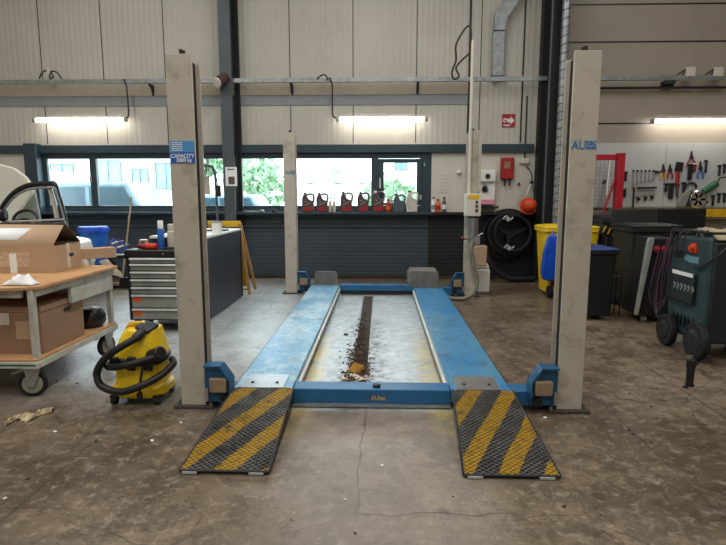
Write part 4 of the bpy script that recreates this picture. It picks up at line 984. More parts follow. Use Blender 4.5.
# door frame
DY = 6.0
fr = [aY(*q, DY) for q in ((-12, 232), (0, 211), (12, 195), (24, 187), (38, 184), (48, 184), (54, 184), (57, 192), (61, 205), (65, 221))]
door = mk('door', MB().prism([(p.x, p.z) for p in [aY(*q, DY) for q in ((-60, 225), (0, 224), (66, 222), (67, 232), (66, 330), (-60, 330))]], 'y', DY-.02, DY+.05), 'car_dark', t, bevel=.01)
mk('window_frame', MB().tube(fr, .030, 8, smooth=5), 'car_dark', door)
mk('frame_trim', MB().tube([p+Vector((.02, -.03, -.045)) for p in fr[1:]], .012, 8, smooth=5), 'galv', door)
fi = [aY(*q, DY) for q in ((49, 186), (53, 200), (57, 218))]; mk('inner_pillar', MB().tube(fi, .024, 8, smooth=4), 'tape', door)
mk('sill_trim', MB().tube([aY(2, 222, DY-.04), aY(30, 221, DY-.04), aY(64, 219.5, DY-.04)], .012, 6), 'alu', door)
mm = aY(1, 215, DY-.1); mk('door_mirror', MB().bc(mm, (.11, .12, .13)), 'black_gloss', door, bevel=.03)
sc = aY(25, 218, 6.5)
mk('steering_wheel', MB().tube([(sc.x+.15*math.cos(2*PI*k/28)*1.0, sc.y+.04*math.sin(2*PI*k/28), sc.z-.03+.12*math.sin(2*PI*k/28)) for k in range(28)], .018, 8, closed=True), 'black', t)
mk('wheel_hub', MB().bc(sc+Vector((0, .01, -.04)), (.1, .04, .08)).bc(sc+Vector((0, .01, -.03)), (.27, .02, .03)), 'dark_metal', t, bevel=.008)
for x in (-6.8, -4.9):
    for y in (6.62, 7.98): w_ = mk('wheel', MB().cyl((x, y-.1, .32), (x, y+.1, .32), .32, n=28), 'black_rubber', t, bevel=.02)

# ============================================================ RIGHT SIDE
# wheelie bins
def wbin(x0, x1, y0, y1, h, body, lid, label, tilt=0, wheels=True, zt=1.0):
    t = thing('wheelie_bin', label, 'bin', ((x0+x1)/2, (y0+y1)/2, 0), 'wheelie bins')
    cx, cy = (x0+x1)/2, (y0+y1)/2; W, D = x1-x0, y1-y0
    def sec(w, d, z): return [(cx-w/2, cy-d/2, z), (cx+w/2, cy-d/2, z), (cx+w/2, cy+d/2, z), (cx-w/2, cy+d/2, z)]
    mk('bin_body', loft([sec(W*.78, D*.74, .05), sec(W*.92, D*.92, h*.80), sec(W*.93, D*.93, h*.86)]), body, t, bevel=.02, seg=3)
    mk('rim', loft([sec(W, D, h*.86), sec(W, D, h*.91)]), body, t, bevel=.008)
    L = mk('lid', loft([sec(W*1.02, D*1.02, h*.912), sec(W*1.0, D*1.0, h*.93), sec(W*.8, D*.8, h*.945)]), lid, t, bevel=.012)
    mk('lid_handle', MB().tube([(x0+W*.2, y1+.02, h*.93), (x0+W*.25, y1+.07, h*.93), (x1-W*.25, y1+.07, h*.93), (x1-W*.2, y1+.02, h*.93)], .015, 8), body, t)
    if wheels:
        for x in (x0+W*.12, x1-W*.12): mk('wheel', MB().cyl((x-.03, cy+D*.36, .10), (x+.03, cy+D*.36, .10), .10, n=20), 'black_rubber', t, bevel=.01)
    return t
y1b = wbin(2.39, 3.19, 7.95, 8.55, 1.12, 'bin_yellow', 'bin_yellow', 'bright yellow wheelie bin behind the front right post', wheels=False)
y1b.name = 'wheelie_bin'
for x, y, lb in ((2.50, 7.99, ''), (2.64, 7.94, '')): mk('wheel', MB().cyl((x-.03, y, .09), (x+.03, y, .09), .09, n=20), 'black_rubber', y1b, bevel=.01)
lab(mk('front_sticker', MB().box(2.50, 2.57, 7.965, 7.985, .16, .26), 'red_dark', y1b), 'dark warning sticker low on the bin')
# blue bag hanging on it
b = loft([[(2.50-w, 7.80-d, z), (2.50+w, 7.80-d, z), (2.50+w, 7.80+d, z), (2.50-w, 7.80+d, z)] for w, d, z in ((.05, .02, .33), (.13, .04, .36), (.15, .045, .50), (.13, .04, .75), (.09, .03, .93), (.06, .02, .99))])
t = thing('blue_bag', 'blue plastic bag hanging on the front of the yellow bin', 'bag', (2.52, 7.8, .33)); 
b.v = [v+Vector((-.03, .06, -.06)) for v in b.v]; mk('bag_body', b, 'bag_blue', t, bevel=.02, seg=3)
mk('bag_tie', MB().cyl((2.47, 7.86, .91), (2.47, 7.90, .98), .02), 'bag_blue', t)
wbin(2.33, 2.81, 6.45, 6.98, .935, 'bin_black', 'lid_blue', 'black wheelie bin with blue lid right behind the front right post')
t = wbin(3.24, 3.76, 8.1, 8.7, 1.27, 'bench_side', 'bin_charcoal', 'dark blue grey wheelie bin beneath the red frame beside the yellow bin')
# stripy yellow/black guard
t = thing('striped_guard', 'black bar with yellow hazard stripes lying between the yellow and grey bins', 'barrier', (2.97, 7.7, .98))
P0 = aY(600, 228, 7.7); P1 = aY(620, 236, 7.7)
mk('bar', MB().bc((P0+P1)/2, ((P1-P0).length, .05, .12), (0, .22, 0)), 'black', t, bevel=.01)
b = MB()
for k in range(4):
    c = P0.lerp(P1, .15+.24*k); b.prism([(-.02, -.04), (0, -.04), (.035, .045), (.012, .045)], 'y', -.03, -.026, Matrix.Translation(c))
mk('stripe', b, 'yellow', t)
mk('support', MB().box(P0.x+.1, P0.x+.14, 7.68, 7.72, 0, .92), 'black', t)
t = wbin(3.16, 3.80, 6.95, 7.6, 1.20, 'bin_charcoal', 'bin_charcoal', 'large charcoal wheelie bin between the small black bin and the hose machine')
lab(mk('open_lid', MB().bc((3.50, 7.66, 1.20), (.66, .05, .22), (-.2, 0, 0)), 'bin_black', t, bevel=.02), 'thick folded back lid')
# shelving between bins, dark
t = thing('steel_trolley', 'low dark wire trolley between the black bins', 'trolley', (2.98, 6.8, 0))
for z in (.28, .5): mk('wire_shelf', MB().tube([(2.86, 6.75, z), (2.99, 6.75, z)], .008, 6).box(2.86, 2.995, 6.76, 6.92, z-.01, z), 'dark_metal', t)
for x in (2.87, 2.985):
    for y in (6.76, 6.91): mk('leg', MB().cyl((x, y, 0), (x, y, .55), .008), 'dark_metal', t)

# second narrow machine
t = thing('nitrogen_machine', 'narrow black machine with pale grey edge panel and looped purple hoses', 'service machine', (3.3, 6.6, 0))
mk('body', MB().prism([(3.05, .08), (3.45, .08), (3.45, 1.0), (3.17, 1.0)], 'y', 6.42, 6.85), 'black_rubber', t, bevel=.012)
lab(mk('edge_panel', MB().prism([(3.00, .10), (3.035, .10), (3.16, 1.01), (3.10, 1.01), (3.085, .96)], 'y', 6.36, 6.415), 'grey_panel', t, bevel=.008), 'pale grey slanted edge panel')
b = MB()
for x in (3.20, 3.285): c = aY(650 if x < 3.3 else 658, 252, 6.38); b.lathe([(.0, -.01), (.035, -.01), (.04, .005), (.0, .02)], (0, 0, 0), 18, Matrix.Translation((x, 6.385, .88)) @ Euler((PI/2, 0, 0)).to_matrix().to_4x4())
lab(mk('gauge', b, 'red', t), 'red round gauges')
for k, m_ in enumerate(('purple', 'cable', 'purple')):
    mk('service_hose', MB().tube([(3.20+.04*k, 6.33, .88), (3.14+.03*k, 6.30, .60), (3.11+.03*k, 6.30, .36), (3.18, 6.30, .20+.03*k), (3.29, 6.30, .26+.02*k), (3.33-.01*k, 6.30, .6), (3.29, 6.31, 1.02)], .007, 6, smooth=8), m_, t)
for x in (3.16, 3.4): mk('foot_wheel', MB().cyl((x-.02, 6.5, .04), (x+.02, 6.5, .04), .04), 'alu', t)

# A/C machine
AX, AY0, AY1, AH = 2.96, 4.98, 5.58, 1.10
t = thing('service_machine', 'large dark teal air conditioning service machine on two big wheels', 'service machine', (3.3, 5.2, 0))
b = MB().prism([(AY0, .13), (AY1, .13), (AY1+.05, .5), (AY1+.02, 1.0), (AY1-.08, AH), (AY0+.0, AH+.02), (AY0-.03, .9), (AY0-.03, .3)], 'x', AX, 3.75)
mk('cabinet', b, 'teal', t, bevel=.03, seg=3)
lab(mk('front_panel', MB().prism([(AX+.02, .15), (3.72, .15), (3.72, 1.08), (AX+.02, 1.08)], 'y', AY0-.06, AY0-.005), 'teal_dark', t, bevel=.02, seg=3), 'darker front panel')
def onX(px, py, dx=.006): p = aX(px, py, AX-dx); return p
def vent(px0, py0, px1, py1, rows, cols, mat):
    a = onX(px0, py0); c = onX(px1, py1); b = MB()
    for r in range(rows):
        for k in range(cols):
            y = a.y+(c.y-a.y)*(k+.5)/cols; z = a.z+(c.z-a.z)*(r+.5)/rows
            b.bc((AX-.004, y, z), (.006, .022, .055), (.7 if r % 2 else -.7, 0, 0))
    return b
lab(mk('side_pocket', MB().box(AX-.035, AX+.001, onX(697, 275).y, onX(671, 275).y, onX(684, 302).z, onX(684, 271).z), 'teal_dark', t, bevel=.01), 'dark pocket on the side')
b = MB(); a = onX(673, 282, .04); c = onX(694, 293, .04)
for r in range(2):
    for k in range(6): b.bc((AX-.038, a.y+(c.y-a.y)*(k+.5)/6, a.z+(c.z-a.z)*(r+.5)/2), (.006, .016, .05), (.7 if r % 2 else -.7, 0, 0))
mk('vent_slot', b, 'grey_panel', t)
mk('vent_slot', vent(672, 312, 694, 330, 4, 6, 'black'), 'black', t)
a = onX(672, 270, .045); c = onX(692, 278, .045); lab(mk('paper_note', MB().box(AX-.042, AX-.037, c.y, a.y, c.z+.0, a.z+.01), 'paper', t), 'white folded paper in the pocket')
a = onX(686, 257); c = onX(698, 264); lab(mk('round_sticker', MB().cyl((AX-.004, a.y, a.z), (AX+.001, a.y, a.z), .035).box(AX-.004, AX+.001, c.y, a.y-.03, c.z, a.z+.02), 'win_ext', t), 'pale green and white sticker')
c = onX(694, 248); kb = lab(mk('main_switch', MB().cyl((AX-.05, c.y, c.z), (AX+.0, c.y, c.z), .026, n=20).box(AX-.015, AX, c.y-.045, c.y+.045, c.z-.045, c.z+.045), 'hat_orange', t), 'orange red rotary switch'); 
for y, r_ in ((5.46, .155), (4.94, .175)):
    w_ = mk('wheel', MB().cyl((AX-.10, y, r_), (AX-.03, y, r_), r_, n=36), 'black_rubber', t, bevel=.015)
    mk('wheel_hub', MB().lathe([(.0, .01), (r_*.3, .012), (r_*.62, .0), (r_*.66, -.004)], (0, 0, 0), 24, Matrix.Translation((AX-.10, y, r_)) @ Euler((0, -PI/2, 0)).to_matrix().to_4x4()), 'black', w_)
mk('axle', MB().cyl((AX-.06, 4.94, .175), (AX+.4, 4.94, .175), .015).cyl((AX-.06, 5.46, .155), (AX+.4, 5.46, .155), .015), 'dark_metal', t)
mk('foot', MB().box(3.5, 3.6, 5.0, 5.1, 0, .13).box(3.5, 3.6, 5.4, 5.5, 0, .13), 'dark_metal', t)
mk('top_frame', MB().tube([(AX+.02, 5.65, 1.16), (AX+.02, 4.95, 1.16), (3.4, 4.93, 1.16)], .012, 8).cyl((AX+.02, 5.2, 1.08), (AX+.02, 5.2, 1.16), .012), 'dark_metal', t)
b = MB(); rd = random.Random(5)
for k in range(5):
    y = 5.3+.07*k; z = 1.06
    b.tube([(AX+.05, y, 1.12), (AX-.03, y+.03*rd.uniform(-1, 1), 1.14), (AX-.05, y+.08*rd.uniform(-1, 1), .95), (AX-.03, y+.1*rd.uniform(-1, 1), .90), (AX-.004, y, .96)], .006, 6, smooth=5)
mk('gauge_hose', b, 'cable', t)
mk('service_hose', MB().tube([(AX-.02, 5.60, 1.1), (AX-.06, 5.62, .8), (AX-.06, 5.64, .5), (AX-.05, 5.66, .33), (AX-.05, 5.72, .3), (AX-.04, 5.74, .6), (AX-.0, 5.7, 1.06)], .007, 6, smooth=8), 'purple', t)
mk('service_hose', MB().tube([(AX-.02, 5.50, 1.1), (AX-.07, 5.54, .8), (AX-.07, 5.58, .45), (AX-.05, 5.66, .25), (AX-.05, 5.76, .36), (AX-.03, 5.70, .8), (AX+.0, 5.6, 1.08)], .006, 6, smooth=8), 'bench_side', t)
mk('coupler', MB().cyl((AX+.08, 5.25, 1.1), (AX+.08, 5.25, 1.19), .045, n=16), 'grey_panel', t, bevel=.008)
mk('power_cable', MB().tube([(AX+.1, 4.84, 1.08), (AX-.01, 4.82, .98), (AX-.02, 5.0, .87), (AX-.02, 5.15, .83)], .009, 6, smooth=6), 'cable', t)
r9 = random.Random(21)
one('draped_cloth', MB().grid(lambda u, v: Vector((3.0+u*.74, 4.93+v*.50+.02*r9.uniform(-1, 1), 1.135+.05*math.sin(PI*v)*(.5+r9.random())-(0.0 if v > .12 else .03)-.01*u)), 20, 12), 'cloth', 'crumpled beige cloth on top of the teal service machine', 'cloth', solid=.006)
# black upright tool
c = Vector((2.455, 4.23, 0)); t = thing('bottle_jack', 'small black tool standing upright on the floor in front of the teal machine', 'jack', c)
mk('tool_body', loft([[(c.x+w*math.cos(2*PI*k/12), c.y+w*math.sin(2*PI*k/12), z) for k in range(12)] for w, z in ((.03, 0), (.032, .01), (.027, .03), (.03, .14), (.036, .17), (.034, .215), (.02, .225))]), 'black', t)
mk('grip', MB().cyl((c.x+.01, c.y, .19), (c.x+.05, c.y, .185), .014), 'black', t)
mk('chrome_collar', MB().cyl((c.x-.01, c.y, .225), (c.x-.018, c.y, .262), .016, .022), 'steel', t)
mk('nose', MB().cyl((c.x-.02, c.y, .262), (c.x-.022, c.y, .29), .024, .018), 'black', t)
# fix: foot bit beside
one('rubber_puck', MB().lathe([(.015, 0), (.022, .004), (.018, .014)], (2.40, 4.19, 0), 10), 'black', 'tiny black rubber piece on the floor left of the upright tool', 'rubber piece')

# ---- pegboard wall
px0, px1 = 3.70, 8.1
zt_, zb_ = 2.385, 1.30
t = thing('pegboard', 'large white tool board mounted on the wall behind the bins', 'tool board', (5, 9.75, 1.3))
mk('board', MB().box(3.62, 8.15, 9.755, 9.797, zb_, zt_), 'peg', t)
for x in (4.92, 6.1): mk('board_seam', MB().box(x, x+.01, 9.753, 9.755, zb_, zt_), 'grey_panel', t)
mk('board_ledge', MB().box(3.62, 8.15, 9.72, 9.797, zb_-.03, zb_), 'galv', t)
t = thing('storage_rail', 'yellow shelf beam below the white tool board', 'shelf', (5.5, 9.6, 1.1))
mk('beam', MB().box(4.0, 8.1, 9.60, 9.72, 1.12, 1.26), 'yellow', t, bevel=.006); mk('shelf_board', MB().box(4.0, 8.1, 9.62, 9.79, 1.09, 1.118), 'wood_block', t)
mk('shelf_support', MB().box(4.2, 4.26, 9.65, 9.79, 0, 1.09).box(7.0, 7.06, 9.65, 9.79, 0, 1.09), 'dark_metal', t)
one('storage_crate', MB().box(4.70, 5.46, 9.35, 9.58, .96, 1.27), 'black', 'long black crate hanging in front of the yellow shelf beam', 'crate', 'crates', bevel=.01)
bpy.data.objects['storage_crate']['label'] = 'long black crate in front of the yellow shelf beam, under the chrome wheel trim'
one('crate_stand', MB().box(4.60, 5.6, 8.95, 9.6, 0, .955), 'bin_black', 'dark low cabinet under the black crate behind the teal machine', 'cabinet', bevel=.01)
# red mesh gate
t = thing('mesh_panel', 'red framed wire mesh panel standing by the wall behind the right post', 'mesh panel', (3.75, 9.3, 0))
gx0, gx1 = 3.40, aY(620, 155, 9.3).x+.0
ztop = aY(610, 154.5, 9.3).z
mk('top_bar', MB().box(gx0, gx1-.05, 9.28, 9.34, ztop-.09, ztop), 'frame_red', t, bevel=.004)
mk('upright', MB().box(gx1-.05, gx1+.06, 9.22, 9.36, .0, ztop+.02), 'frame_red', t, bevel=.004)
mk('upright', MB().box(gx0-.04, gx0, 9.28, 9.34, .0, ztop), 'frame_red', t, bevel=.004)
mk('diagonal_brace', MB().cyl((gx1-.06, 9.29, 1.75), (gx1-.22, 9.29, 1.2), .018), 'frame_red', t)
b = MB(); z = 1.1
while z < ztop-.1: b.cyl((gx0, 9.31, z), (gx1-.05, 9.31, z), .004, n=5); z += .065
x = gx0+.05
while x < gx1-.06: b.cyl((x, 9.315, 1.1), (x, 9.315, ztop-.08), .004, n=5); x += .065
mk('wire_mesh', b, 'galv', t)
t = thing('black_grip', 'black handled hook hanging on the red framed mesh panel', 'hook', aY(603, 184, 9.26))
c = aY(603, 184, 9.26); mk('grip', MB().cyl(c, c+Vector((.03, 0, .06)), .025), 'black', t); mk('rod', MB().cyl(c, c+Vector((-.03, 0, -.35)), .008), 'galv', t)
c = aY(609, 176, 9.26); one('white_rod', MB().cyl(c+Vector((0, 0, .25)), c+Vector((-.02, 0, -.32)), .012), 'white', 'white rod hanging on the red framed mesh panel', 'rod')

# ---- hand tools on the board
TY = 9.715
def T(px, py, dy=0): return aY(px, py, TY-dy)
G = 'hand tools on the white board'
def pliers(pxc, py0, py1, spread, hcol, label, jaw='dark_metal', up=True, name='pliers'):
    m = (py0+(py1-py0)*.42) ; j0, j1 = (py0, m) ; h1 = py1
    if not up: j0, j1, h1 = py1, py1-(py1-py0)*.42, py0
    t = thing(name, label, 'pliers', T(pxc, (py0+py1)/2), G)
    a = T(pxc, j1); e = T(pxc, j0)
    mk('jaws', MB().cyl(a, e, .028, .012, 8).cyl(a+Vector((0, .02, 0)), a-Vector((0, .02, 0)), .03, n=12), jaw, t)
    for s in (-1, 1):
        f = T(pxc+s*spread, h1); mid = a.lerp(f, .55)+Vector((s*.02, 0, 0)); mk('handle', MB().tube([a, mid, f], .014, 8, smooth=4), hcol, t)
pliers(663.3, 164, 180, 2.0, 'yellow', 'yellow handled pliers, leftmost of the pliers on the white board')
pliers(670, 164, 179, 2.4, 'red', 'red handled black pliers right of the yellow handled pliers')
pliers(691.5, 151, 167, 4.5, 'red_dark', 'wide open red handled pliers, topmost tool on the board')
pliers(700.5, 161, 179, 2.6, 'sign_blue', 'blue handled pliers in the upper row of the board')
def adj(px, y0, y1, label, hm='red', jm='dark_metal', w=.035):
    t = thing('pipe_wrench', label, 'wrench', T(px, (y0+y1)/2), G)
    a = T(px+1.5, y0); c = T(px, y0+(y1-y0)*.4); e = T(px-1.5, y1)
    mk('head', MB().bc(a.lerp(c, .5), (.13, .03, (a-c).length), (0, .1, 0)), jm, t, bevel=.01); mk('handle', MB().cyl(c, e, w*.8, w*.9, 10), hm, t)
adj(678.5, 162, 185, 'red pipe wrench with black head in the upper row of the board')
def simple(name, cat, px, y0, y1, w, mat, label, head=None, tip=None):
    t = thing(name, label, cat, T(px, (y0+y1)/2), G); a = T(px, y0); e = T(px, y1)
    mk('body', MB().bc((a+e)/2, (w, .03, (a-e).length)), mat, t, bevel=min(w*.3, .012))
    if head: mk('head', MB().cyl(a+Vector((-w*.7, 0, 0)), a+Vector((w*.7, 0, 0)), .02, n=10), head, t)
    if tip: mk('tip', MB().cyl(e, e+Vector((0, 0, -.05)), .008), tip, t)
simple('holster', 'holster', 690, 165, 180, .075, 'black', 'black sheath hanging below the topmost pliers', 'dark_metal')
simple('red_cutter', 'cutter', 694.5, 164, 172, .05, 'red_dark', 'small dark red cutter between the black sheath and blue pliers', 'tape')
simple('caliper', 'caliper', 706, 161, 173, .035, 'dark_metal', 'dark adjustable tool right of the blue handled pliers', 'black')
simple('scissors', 'scissors', 666, 184, 192, .045, 'black', 'short black snips in the second row under the yellow pliers', 'black', 'steel')
simple('drill_body', 'tool', 671, 184, 199, .085, 'teal_dark', 'dark green sheath in the second row below the red pliers', 'black')
simple('knife_sheath', 'sheath', 677.5, 185, 196, .05, 'print', 'brown handled knife in the second row below the pipe wrench', 'dark_metal', 'black')
simple('file_tool', 'file', 684, 183, 193, .05, 'dark_metal', 'dark olive tool in the second row left of the black looped strap', 'dark_metal')
c = T(691, 187); one('strap_wrench', MB().tube([c+Vector((.09*math.cos(a_), 0, .07*math.sin(a_))) for a_ in [PI*k/10-.3 for k in range(13)]], .018, 8), 'black', 'black looped strap wrench above the chrome wheel trim', 'wrench', G)
c = T(683, 208); t = thing('grey_funnel', 'grey plastic funnel guard standing left of the chrome wheel trim', 'funnel', c, G)
a, b2 = T(676.5, 206.5), T(690.5, 188)
mk('funnel_body', MB().prism([(a.x, 1.302), (T(690, 200).x, 1.302), (b2.x, b2.z), (T(684, 192).x, T(684, 192).z), (a.x+.02, T(676, 199).z)], 'y', 9.66, 9.75), 'grey_panel', t, bevel=.01)
mk('dark_side', MB().prism([(T(684, 200).x, 1.303), (T(690, 200).x, 1.303), (b2.x, b2.z-.01)], 'y', 9.65, 9.66), 'bench_side', t)
c = T(698, 199.5, .05); t = thing('wheel_trim', 'round chrome wheel trim leaning on the ledge of the white board', 'wheel trim', c)
mm_ = Matrix.Translation(c) @ Euler((PI/2, 0, 0)).to_matrix().to_4x4()
mk('outer_ring', MB().lathe([(.125, -.02), (.155, -.015), (.158, .0), (.14, .02), (.12, .015)], (0, 0, 0), 36, mm_), 'chrome', t)
b = MB()
for k in range(6):
    a_ = 2*PI*k/6; b.bc(c+Vector((.075*math.cos(a_), -.005, .075*math.sin(a_))), (.11, .02, .035), (0, -a_, 0))
b.lathe([(.0, .03), (.035, .025), (.04, .0)], (0, 0, 0), 20, mm_); mk('spokes', b, 'chrome', t)
mk('back_disc', MB().lathe([(.0, -.03), (.13, -.03), (.13, -.02), (0, -.02)], (0, 0, 0), 36, mm_), 'galv', t)
a, c = T(703, 192, .03), T(717, 183, .03); t = thing('green_strimmer', 'dark green power tool hanging right of the chrome wheel trim', 'power tool', a, G); t.name = 'power_tool'
mk('tool_body', MB().cyl(a, c, .05, .06, 14), 'green', t, bevel=.01); mk('tool_handle', MB().tube([a, T(704, 197, .03), T(707, 203, .03)], .025, 8), 'black', t); mk('tool_cord', MB().tube([c, T(720, 178, .03), T(726, 177, .03)], .012, 6), 'cable', t)
for k, (px, y0, y1, lb) in enumerate(((719.5, 166, 176, 'short black clamp at the upper right edge of the board'), (724.5, 165, 174, 'black clamp beyond the short one at the right edge of the board'))):
    simple('clamp', 'clamp', px, y0, y1, .035, 'dark_metal', lb, 'black')
for k, (px, y0, y1, lb) in enumerate(((713, 196, 206, 'black wrench at lower right of the board beside the wheel trim'), (719, 194, 203, 'middle black wrench at lower right of the board'), (724.5, 194, 203, 'rightmost black wrench at lower right of the board'))):
    simple('black_wrench', 'wrench', px, y0, y1, .04, 'dark_metal', lb, 'black')
# spanners row
words = ['first', 'second', 'third', 'fourth', 'fifth', 'sixth']
for k in range(6):
    px = 633.5+k*4.0; L = 13-k*1.0
    t = thing('spanner', words[k]+' silver spanner from the left in the hanging row, long to short', 'spanner', T(px, 178), G)
    a, e = T(px, 171.5), T(px-.3, 171.5+L); mk('shaft', MB().cyl(a, e, .009, n=8), 'steel', t)
    mk('ring_end', MB().cyl(e+Vector((0, .006, 0)), e+Vector((0, -.006, 0)), .02, n=12), 'steel', t); mk('hook', MB().bc(a+Vector((0, 0, .01)), (.03, .025, .03)), 'black', t)
a, c = T(637, 188), T(656, 187.5); t = thing('socket_rail', 'black rail of sockets below the row of spanners', 'socket set', a, G)
mk('rail', MB().bc((a+c)/2, ((c-a).length, .02, .025)), 'black', t)
for k in range(9): p = a.lerp(c, (k+.5)/9); mk('socket', MB().cyl(p+Vector((0, -.01, 0)), p+Vector((0, -.045, 0)), .016, n=10), 'dark_metal', t)
for k, (px, lb) in enumerate(((638.5, 'left black hex key set below the socket rail'), (645.5, 'middle black hex key set below the socket rail'), (652, 'right black hex key set below the socket rail'))):
    t = thing('hex_key_set', lb, 'hex keys', T(px, 199), G); c = T(px, 199-k*.8)
    mk('holder', MB().bc(c, (.05, .03, .04), (0, .5, 0)), 'black', t)
    for j in range(4): a_ = .3+j*.5; mk('key', MB().cyl(c, c+Vector((.06*math.cos(a_)*(1 if j % 2 else -1), 0, .07*math.sin(a_+.3)*(1 if j < 3 else -1))), .007, n=6), 'dark_metal', t)
c = T(659, 172); t = thing('wall_peg', 'black pointed peg left of the yellow handled pliers', 'peg', c, G); mk('peg', MB().cyl(c+Vector((-.06, 0, 0)), c+Vector((.05, 0, 0)), .028, .006, 10), 'black', t)
simple('frame_tool', 'tool', 625.5, 172.5, 181, .05, 'dark_metal', 'small dark framed tool right of the red mesh panel', 'dark_metal')
simple('black_holder', 'holder', 624.5, 188.5, 197.5, .055, 'black', 'small black holder below the framed tool by the red panel', 'grey_panel')
simple('torque_wrench', 'wrench', 633.5, 188, 209, .022, 'black', 'long black torque wrench with red top standing right of the red panel', 'red')

# ============================================================ OUTSIDE
struct('ground_outside', MB().box(-40, 40, 10.03, 60, -.35, -.15), 'asphalt')
def outwin(x, z, w, h, Y, t, pane='win_ext'):
    o = mk('window', MB().box(x-w/2, x+w/2, Y-.03, Y-.01, z-h/2, z+h/2), pane, t)
    e = .035; mk('window_frame', MB().box(x-w/2-e, x+w/2+e, Y-.06, Y-.01, z+h/2, z+h/2+e).box(x-w/2-e, x+w/2+e, Y-.06, Y-.01, z-h/2-e, z-h/2).box(x-w/2-e, x-w/2, Y-.06, Y-.01, z-h/2, z+h/2).box(x+w/2, x+w/2+e, Y-.06, Y-.01, z-h/2, z+h/2).box(x-.015, x+.015, Y-.06, Y-.03, z-h/2, z+h/2), 'jug_grey', o)
t = thing('white_building', 'white low building with small dark framed windows seen through the middle window', 'building', (-1, 24, 0))
mk('walls', MB().box(-3.9, 8, 24, 32, -.15, 3.55), 'facade', t); mk('parapet', MB().box(-4.0, 8.1, 23.9, 32.1, 3.55, 3.72), 'roller', t)
for px in (311, 337.5, 363): p = aY(px, 177, 23.95); outwin(p.x, p.z, .24, .5, 24, t, 'facade')
p = aY(401, 166, 23.95); outwin(p.x, p.z, .45, .3, 24, t)
t = thing('white_warehouse', 'white building with pale blue windows seen through the left window', 'building', (-14, 22, 0))
mk('walls', MB().box(-24, -7.9, 22, 30, -.15, 4.6), 'facade', t); mk('parapet', MB().box(-24.1, -7.8, 21.9, 30.1, 4.6, 4.8), 'facade', t)
for px, py, w, h in ((108, 171, 1.0, .8), (140, 176.5, .62, .55), (166, 176, .8, 1.0), (62, 172, .9, .6)): p = aY(px, py, 21.95); outwin(p.x, p.z, w, h, 22, t)
def blob_tree(x, y, z0, r, seed, label, trunk=True):
    t = thing('tree', label, 'tree', (x, y, -.15), 'trees outside'); rd = random.Random(seed); b = MB()
    for k in range(420):
        th, ph_ = rd.uniform(0, 2*PI), math.acos(rd.uniform(-1, 1)); R_ = r*rd.uniform(.55, 1.0)
        c = Vector((x+R_*math.sin(ph_)*math.cos(th), y+R_*math.sin(ph_)*math.sin(th), z0+R_*.85*math.cos(ph_)))
        s = r*.11; m_ = Matrix.Translation(c) @ Euler((rd.uniform(0, 6), rd.uniform(0, 6), rd.uniform(0, 6))).to_matrix().to_4x4()
        b.add([(-s, -s*.5, 0), (s, -s*.5, s*.2), (s*.8, s*.5, 0), (-s, s*.6, s*.2)], [(0, 1, 2, 3)], m_)
    mk('foliage', b, 'foliage', t); mk('trunk', MB().cyl((x, y, -.15), (x, y, z0), .12, .08), 'bark', t)
p = aY(258, 186, 19); blob_tree(p.x, 19, p.z-.1, 1.1, 1, 'green tree outside between the column and the rear left post')
p = aY(246, 170, 21.5); blob_tree(p.x+.1, 21.6, p.z-.1, 1.2, 5, 'taller pale green tree far outside behind the left bush')
p = aY(392, 197, 16); blob_tree(p.x, 16, p.z-.1, .9, 2, 'green bush outside behind the right window sash')
p = aY(206, 162, 17); blob_tree(p.x, 17, p.z+.2, .8, 8, 'small tree outside above the lamp stand')
t = thing('boundary_wall', 'pale boundary wall outside behind the green tree', 'wall', (-6, 20.5, 0)); mk('wall_body', MB().box(-9, -4.4, 20.4, 20.6, -.15, 1.3), 'facade', t)
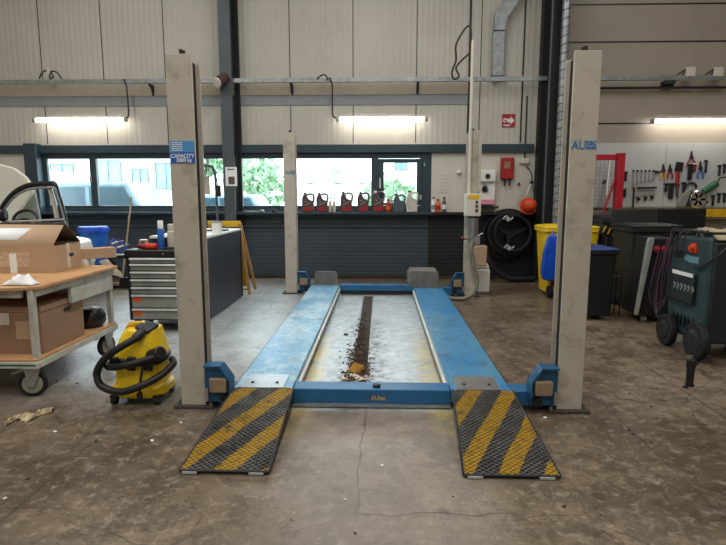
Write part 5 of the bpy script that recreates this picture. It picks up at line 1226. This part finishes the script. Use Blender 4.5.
def extcar(x0, x1, y0, y1, h, body, label, van=False):
    t = thing('parked_car', label, 'car', ((x0+x1)/2, (y0+y1)/2, -.15), 'parked cars outside'); L = x1-x0; z = -.15
    side = [(x0, z+.3), (x1, z+.3), (x1, z+h*.5), (x1-L*.2, z+h*.58), (x1-L*.34, z+h), (x0+L*.1, z+h), (x0, z+h*.6)]
    mk('body', MB().prism(side, 'y', y0, y1), body, t, bevel=.08, seg=3)
    mk('side_window', MB().prism([(x0+L*.08, z+h*.60), (x1-L*.26, z+h*.60), (x1-L*.36, z+h*.94), (x0+L*.13, z+h*.94)], 'y', y0-.015, y0+.01), 'car_glass', t)
    mk('door_pillar', MB().box(x0+L*.36, x0+L*.39, y0-.02, y0-.014, z+h*.58, z+h*.95), body, t)
    for x in (x0+L*.2, x1-L*.2): mk('wheel', MB().cyl((x, y0-.02, z+.32), (x, y0+.2, z+.32), .32, n=24), 'black_rubber', t)
extcar(-7.95, -4.75, 12.5, 14.1, 1.95, 'car_silver', 'pale silver car parked outside the left window')
extcar(-11.6, -7.85, 14.6, 16.2, 2.3, 'car_silver', 'pale van parked further left outside behind the cart')
extcar(-5.6, -2.4, 14.8, 16.4, 1.66, 'car_silver', 'silver car outside partly hidden by the front left post')

# ============================================================ LIGHT
w = bpy.data.worlds.new('sky'); bpy.context.scene.world = w; w.use_nodes = True
nt = w.node_tree; bg = nt.nodes['Background']; bg.inputs[0].default_value = (.84, .94, 1.0, 1); bg.inputs[1].default_value = 9
def area(name, loc, sx, sy, e, col=(1, .985, .95), rot=(0, 0, 0)):
    l = bpy.data.lights.new(name, 'AREA'); l.shape = 'RECTANGLE'; l.size = sx; l.size_y = sy; l.energy = e; l.color = col
    o = bpy.data.objects.new(name, l); C.objects.link(o); o.location = loc; o.rotation_euler = rot; return o
for i, x in enumerate((-4.5, 0, 4.5)):
    for j, y in enumerate((-2.5, 2.2, 6.0)):
        area('unseen_hall_light', (x, y, 6.3), .3, 3.0, (88, 100, 55)[i])  # unseen area lights without fixtures; right row weaker to darken that side
# ============================================================ CAMERA
cam = bpy.data.cameras.new('camera'); co = bpy.data.objects.new('camera', cam); C.objects.link(co)
cam.sensor_width = 36; cam.lens = 36*FPX/726; cam.clip_end = 200
co.matrix_world = Matrix.Translation((0, 0, EYE)) @ Matrix((_R, _U, -_F)).transposed().to_4x4()
s = bpy.context.scene; s.camera = co
s.view_settings.view_transform = 'Standard'; s.view_settings.look = 'None'; s.view_settings.gamma = 1; s.view_settings.use_curve_mapping = False
s.view_settings.exposure = .2
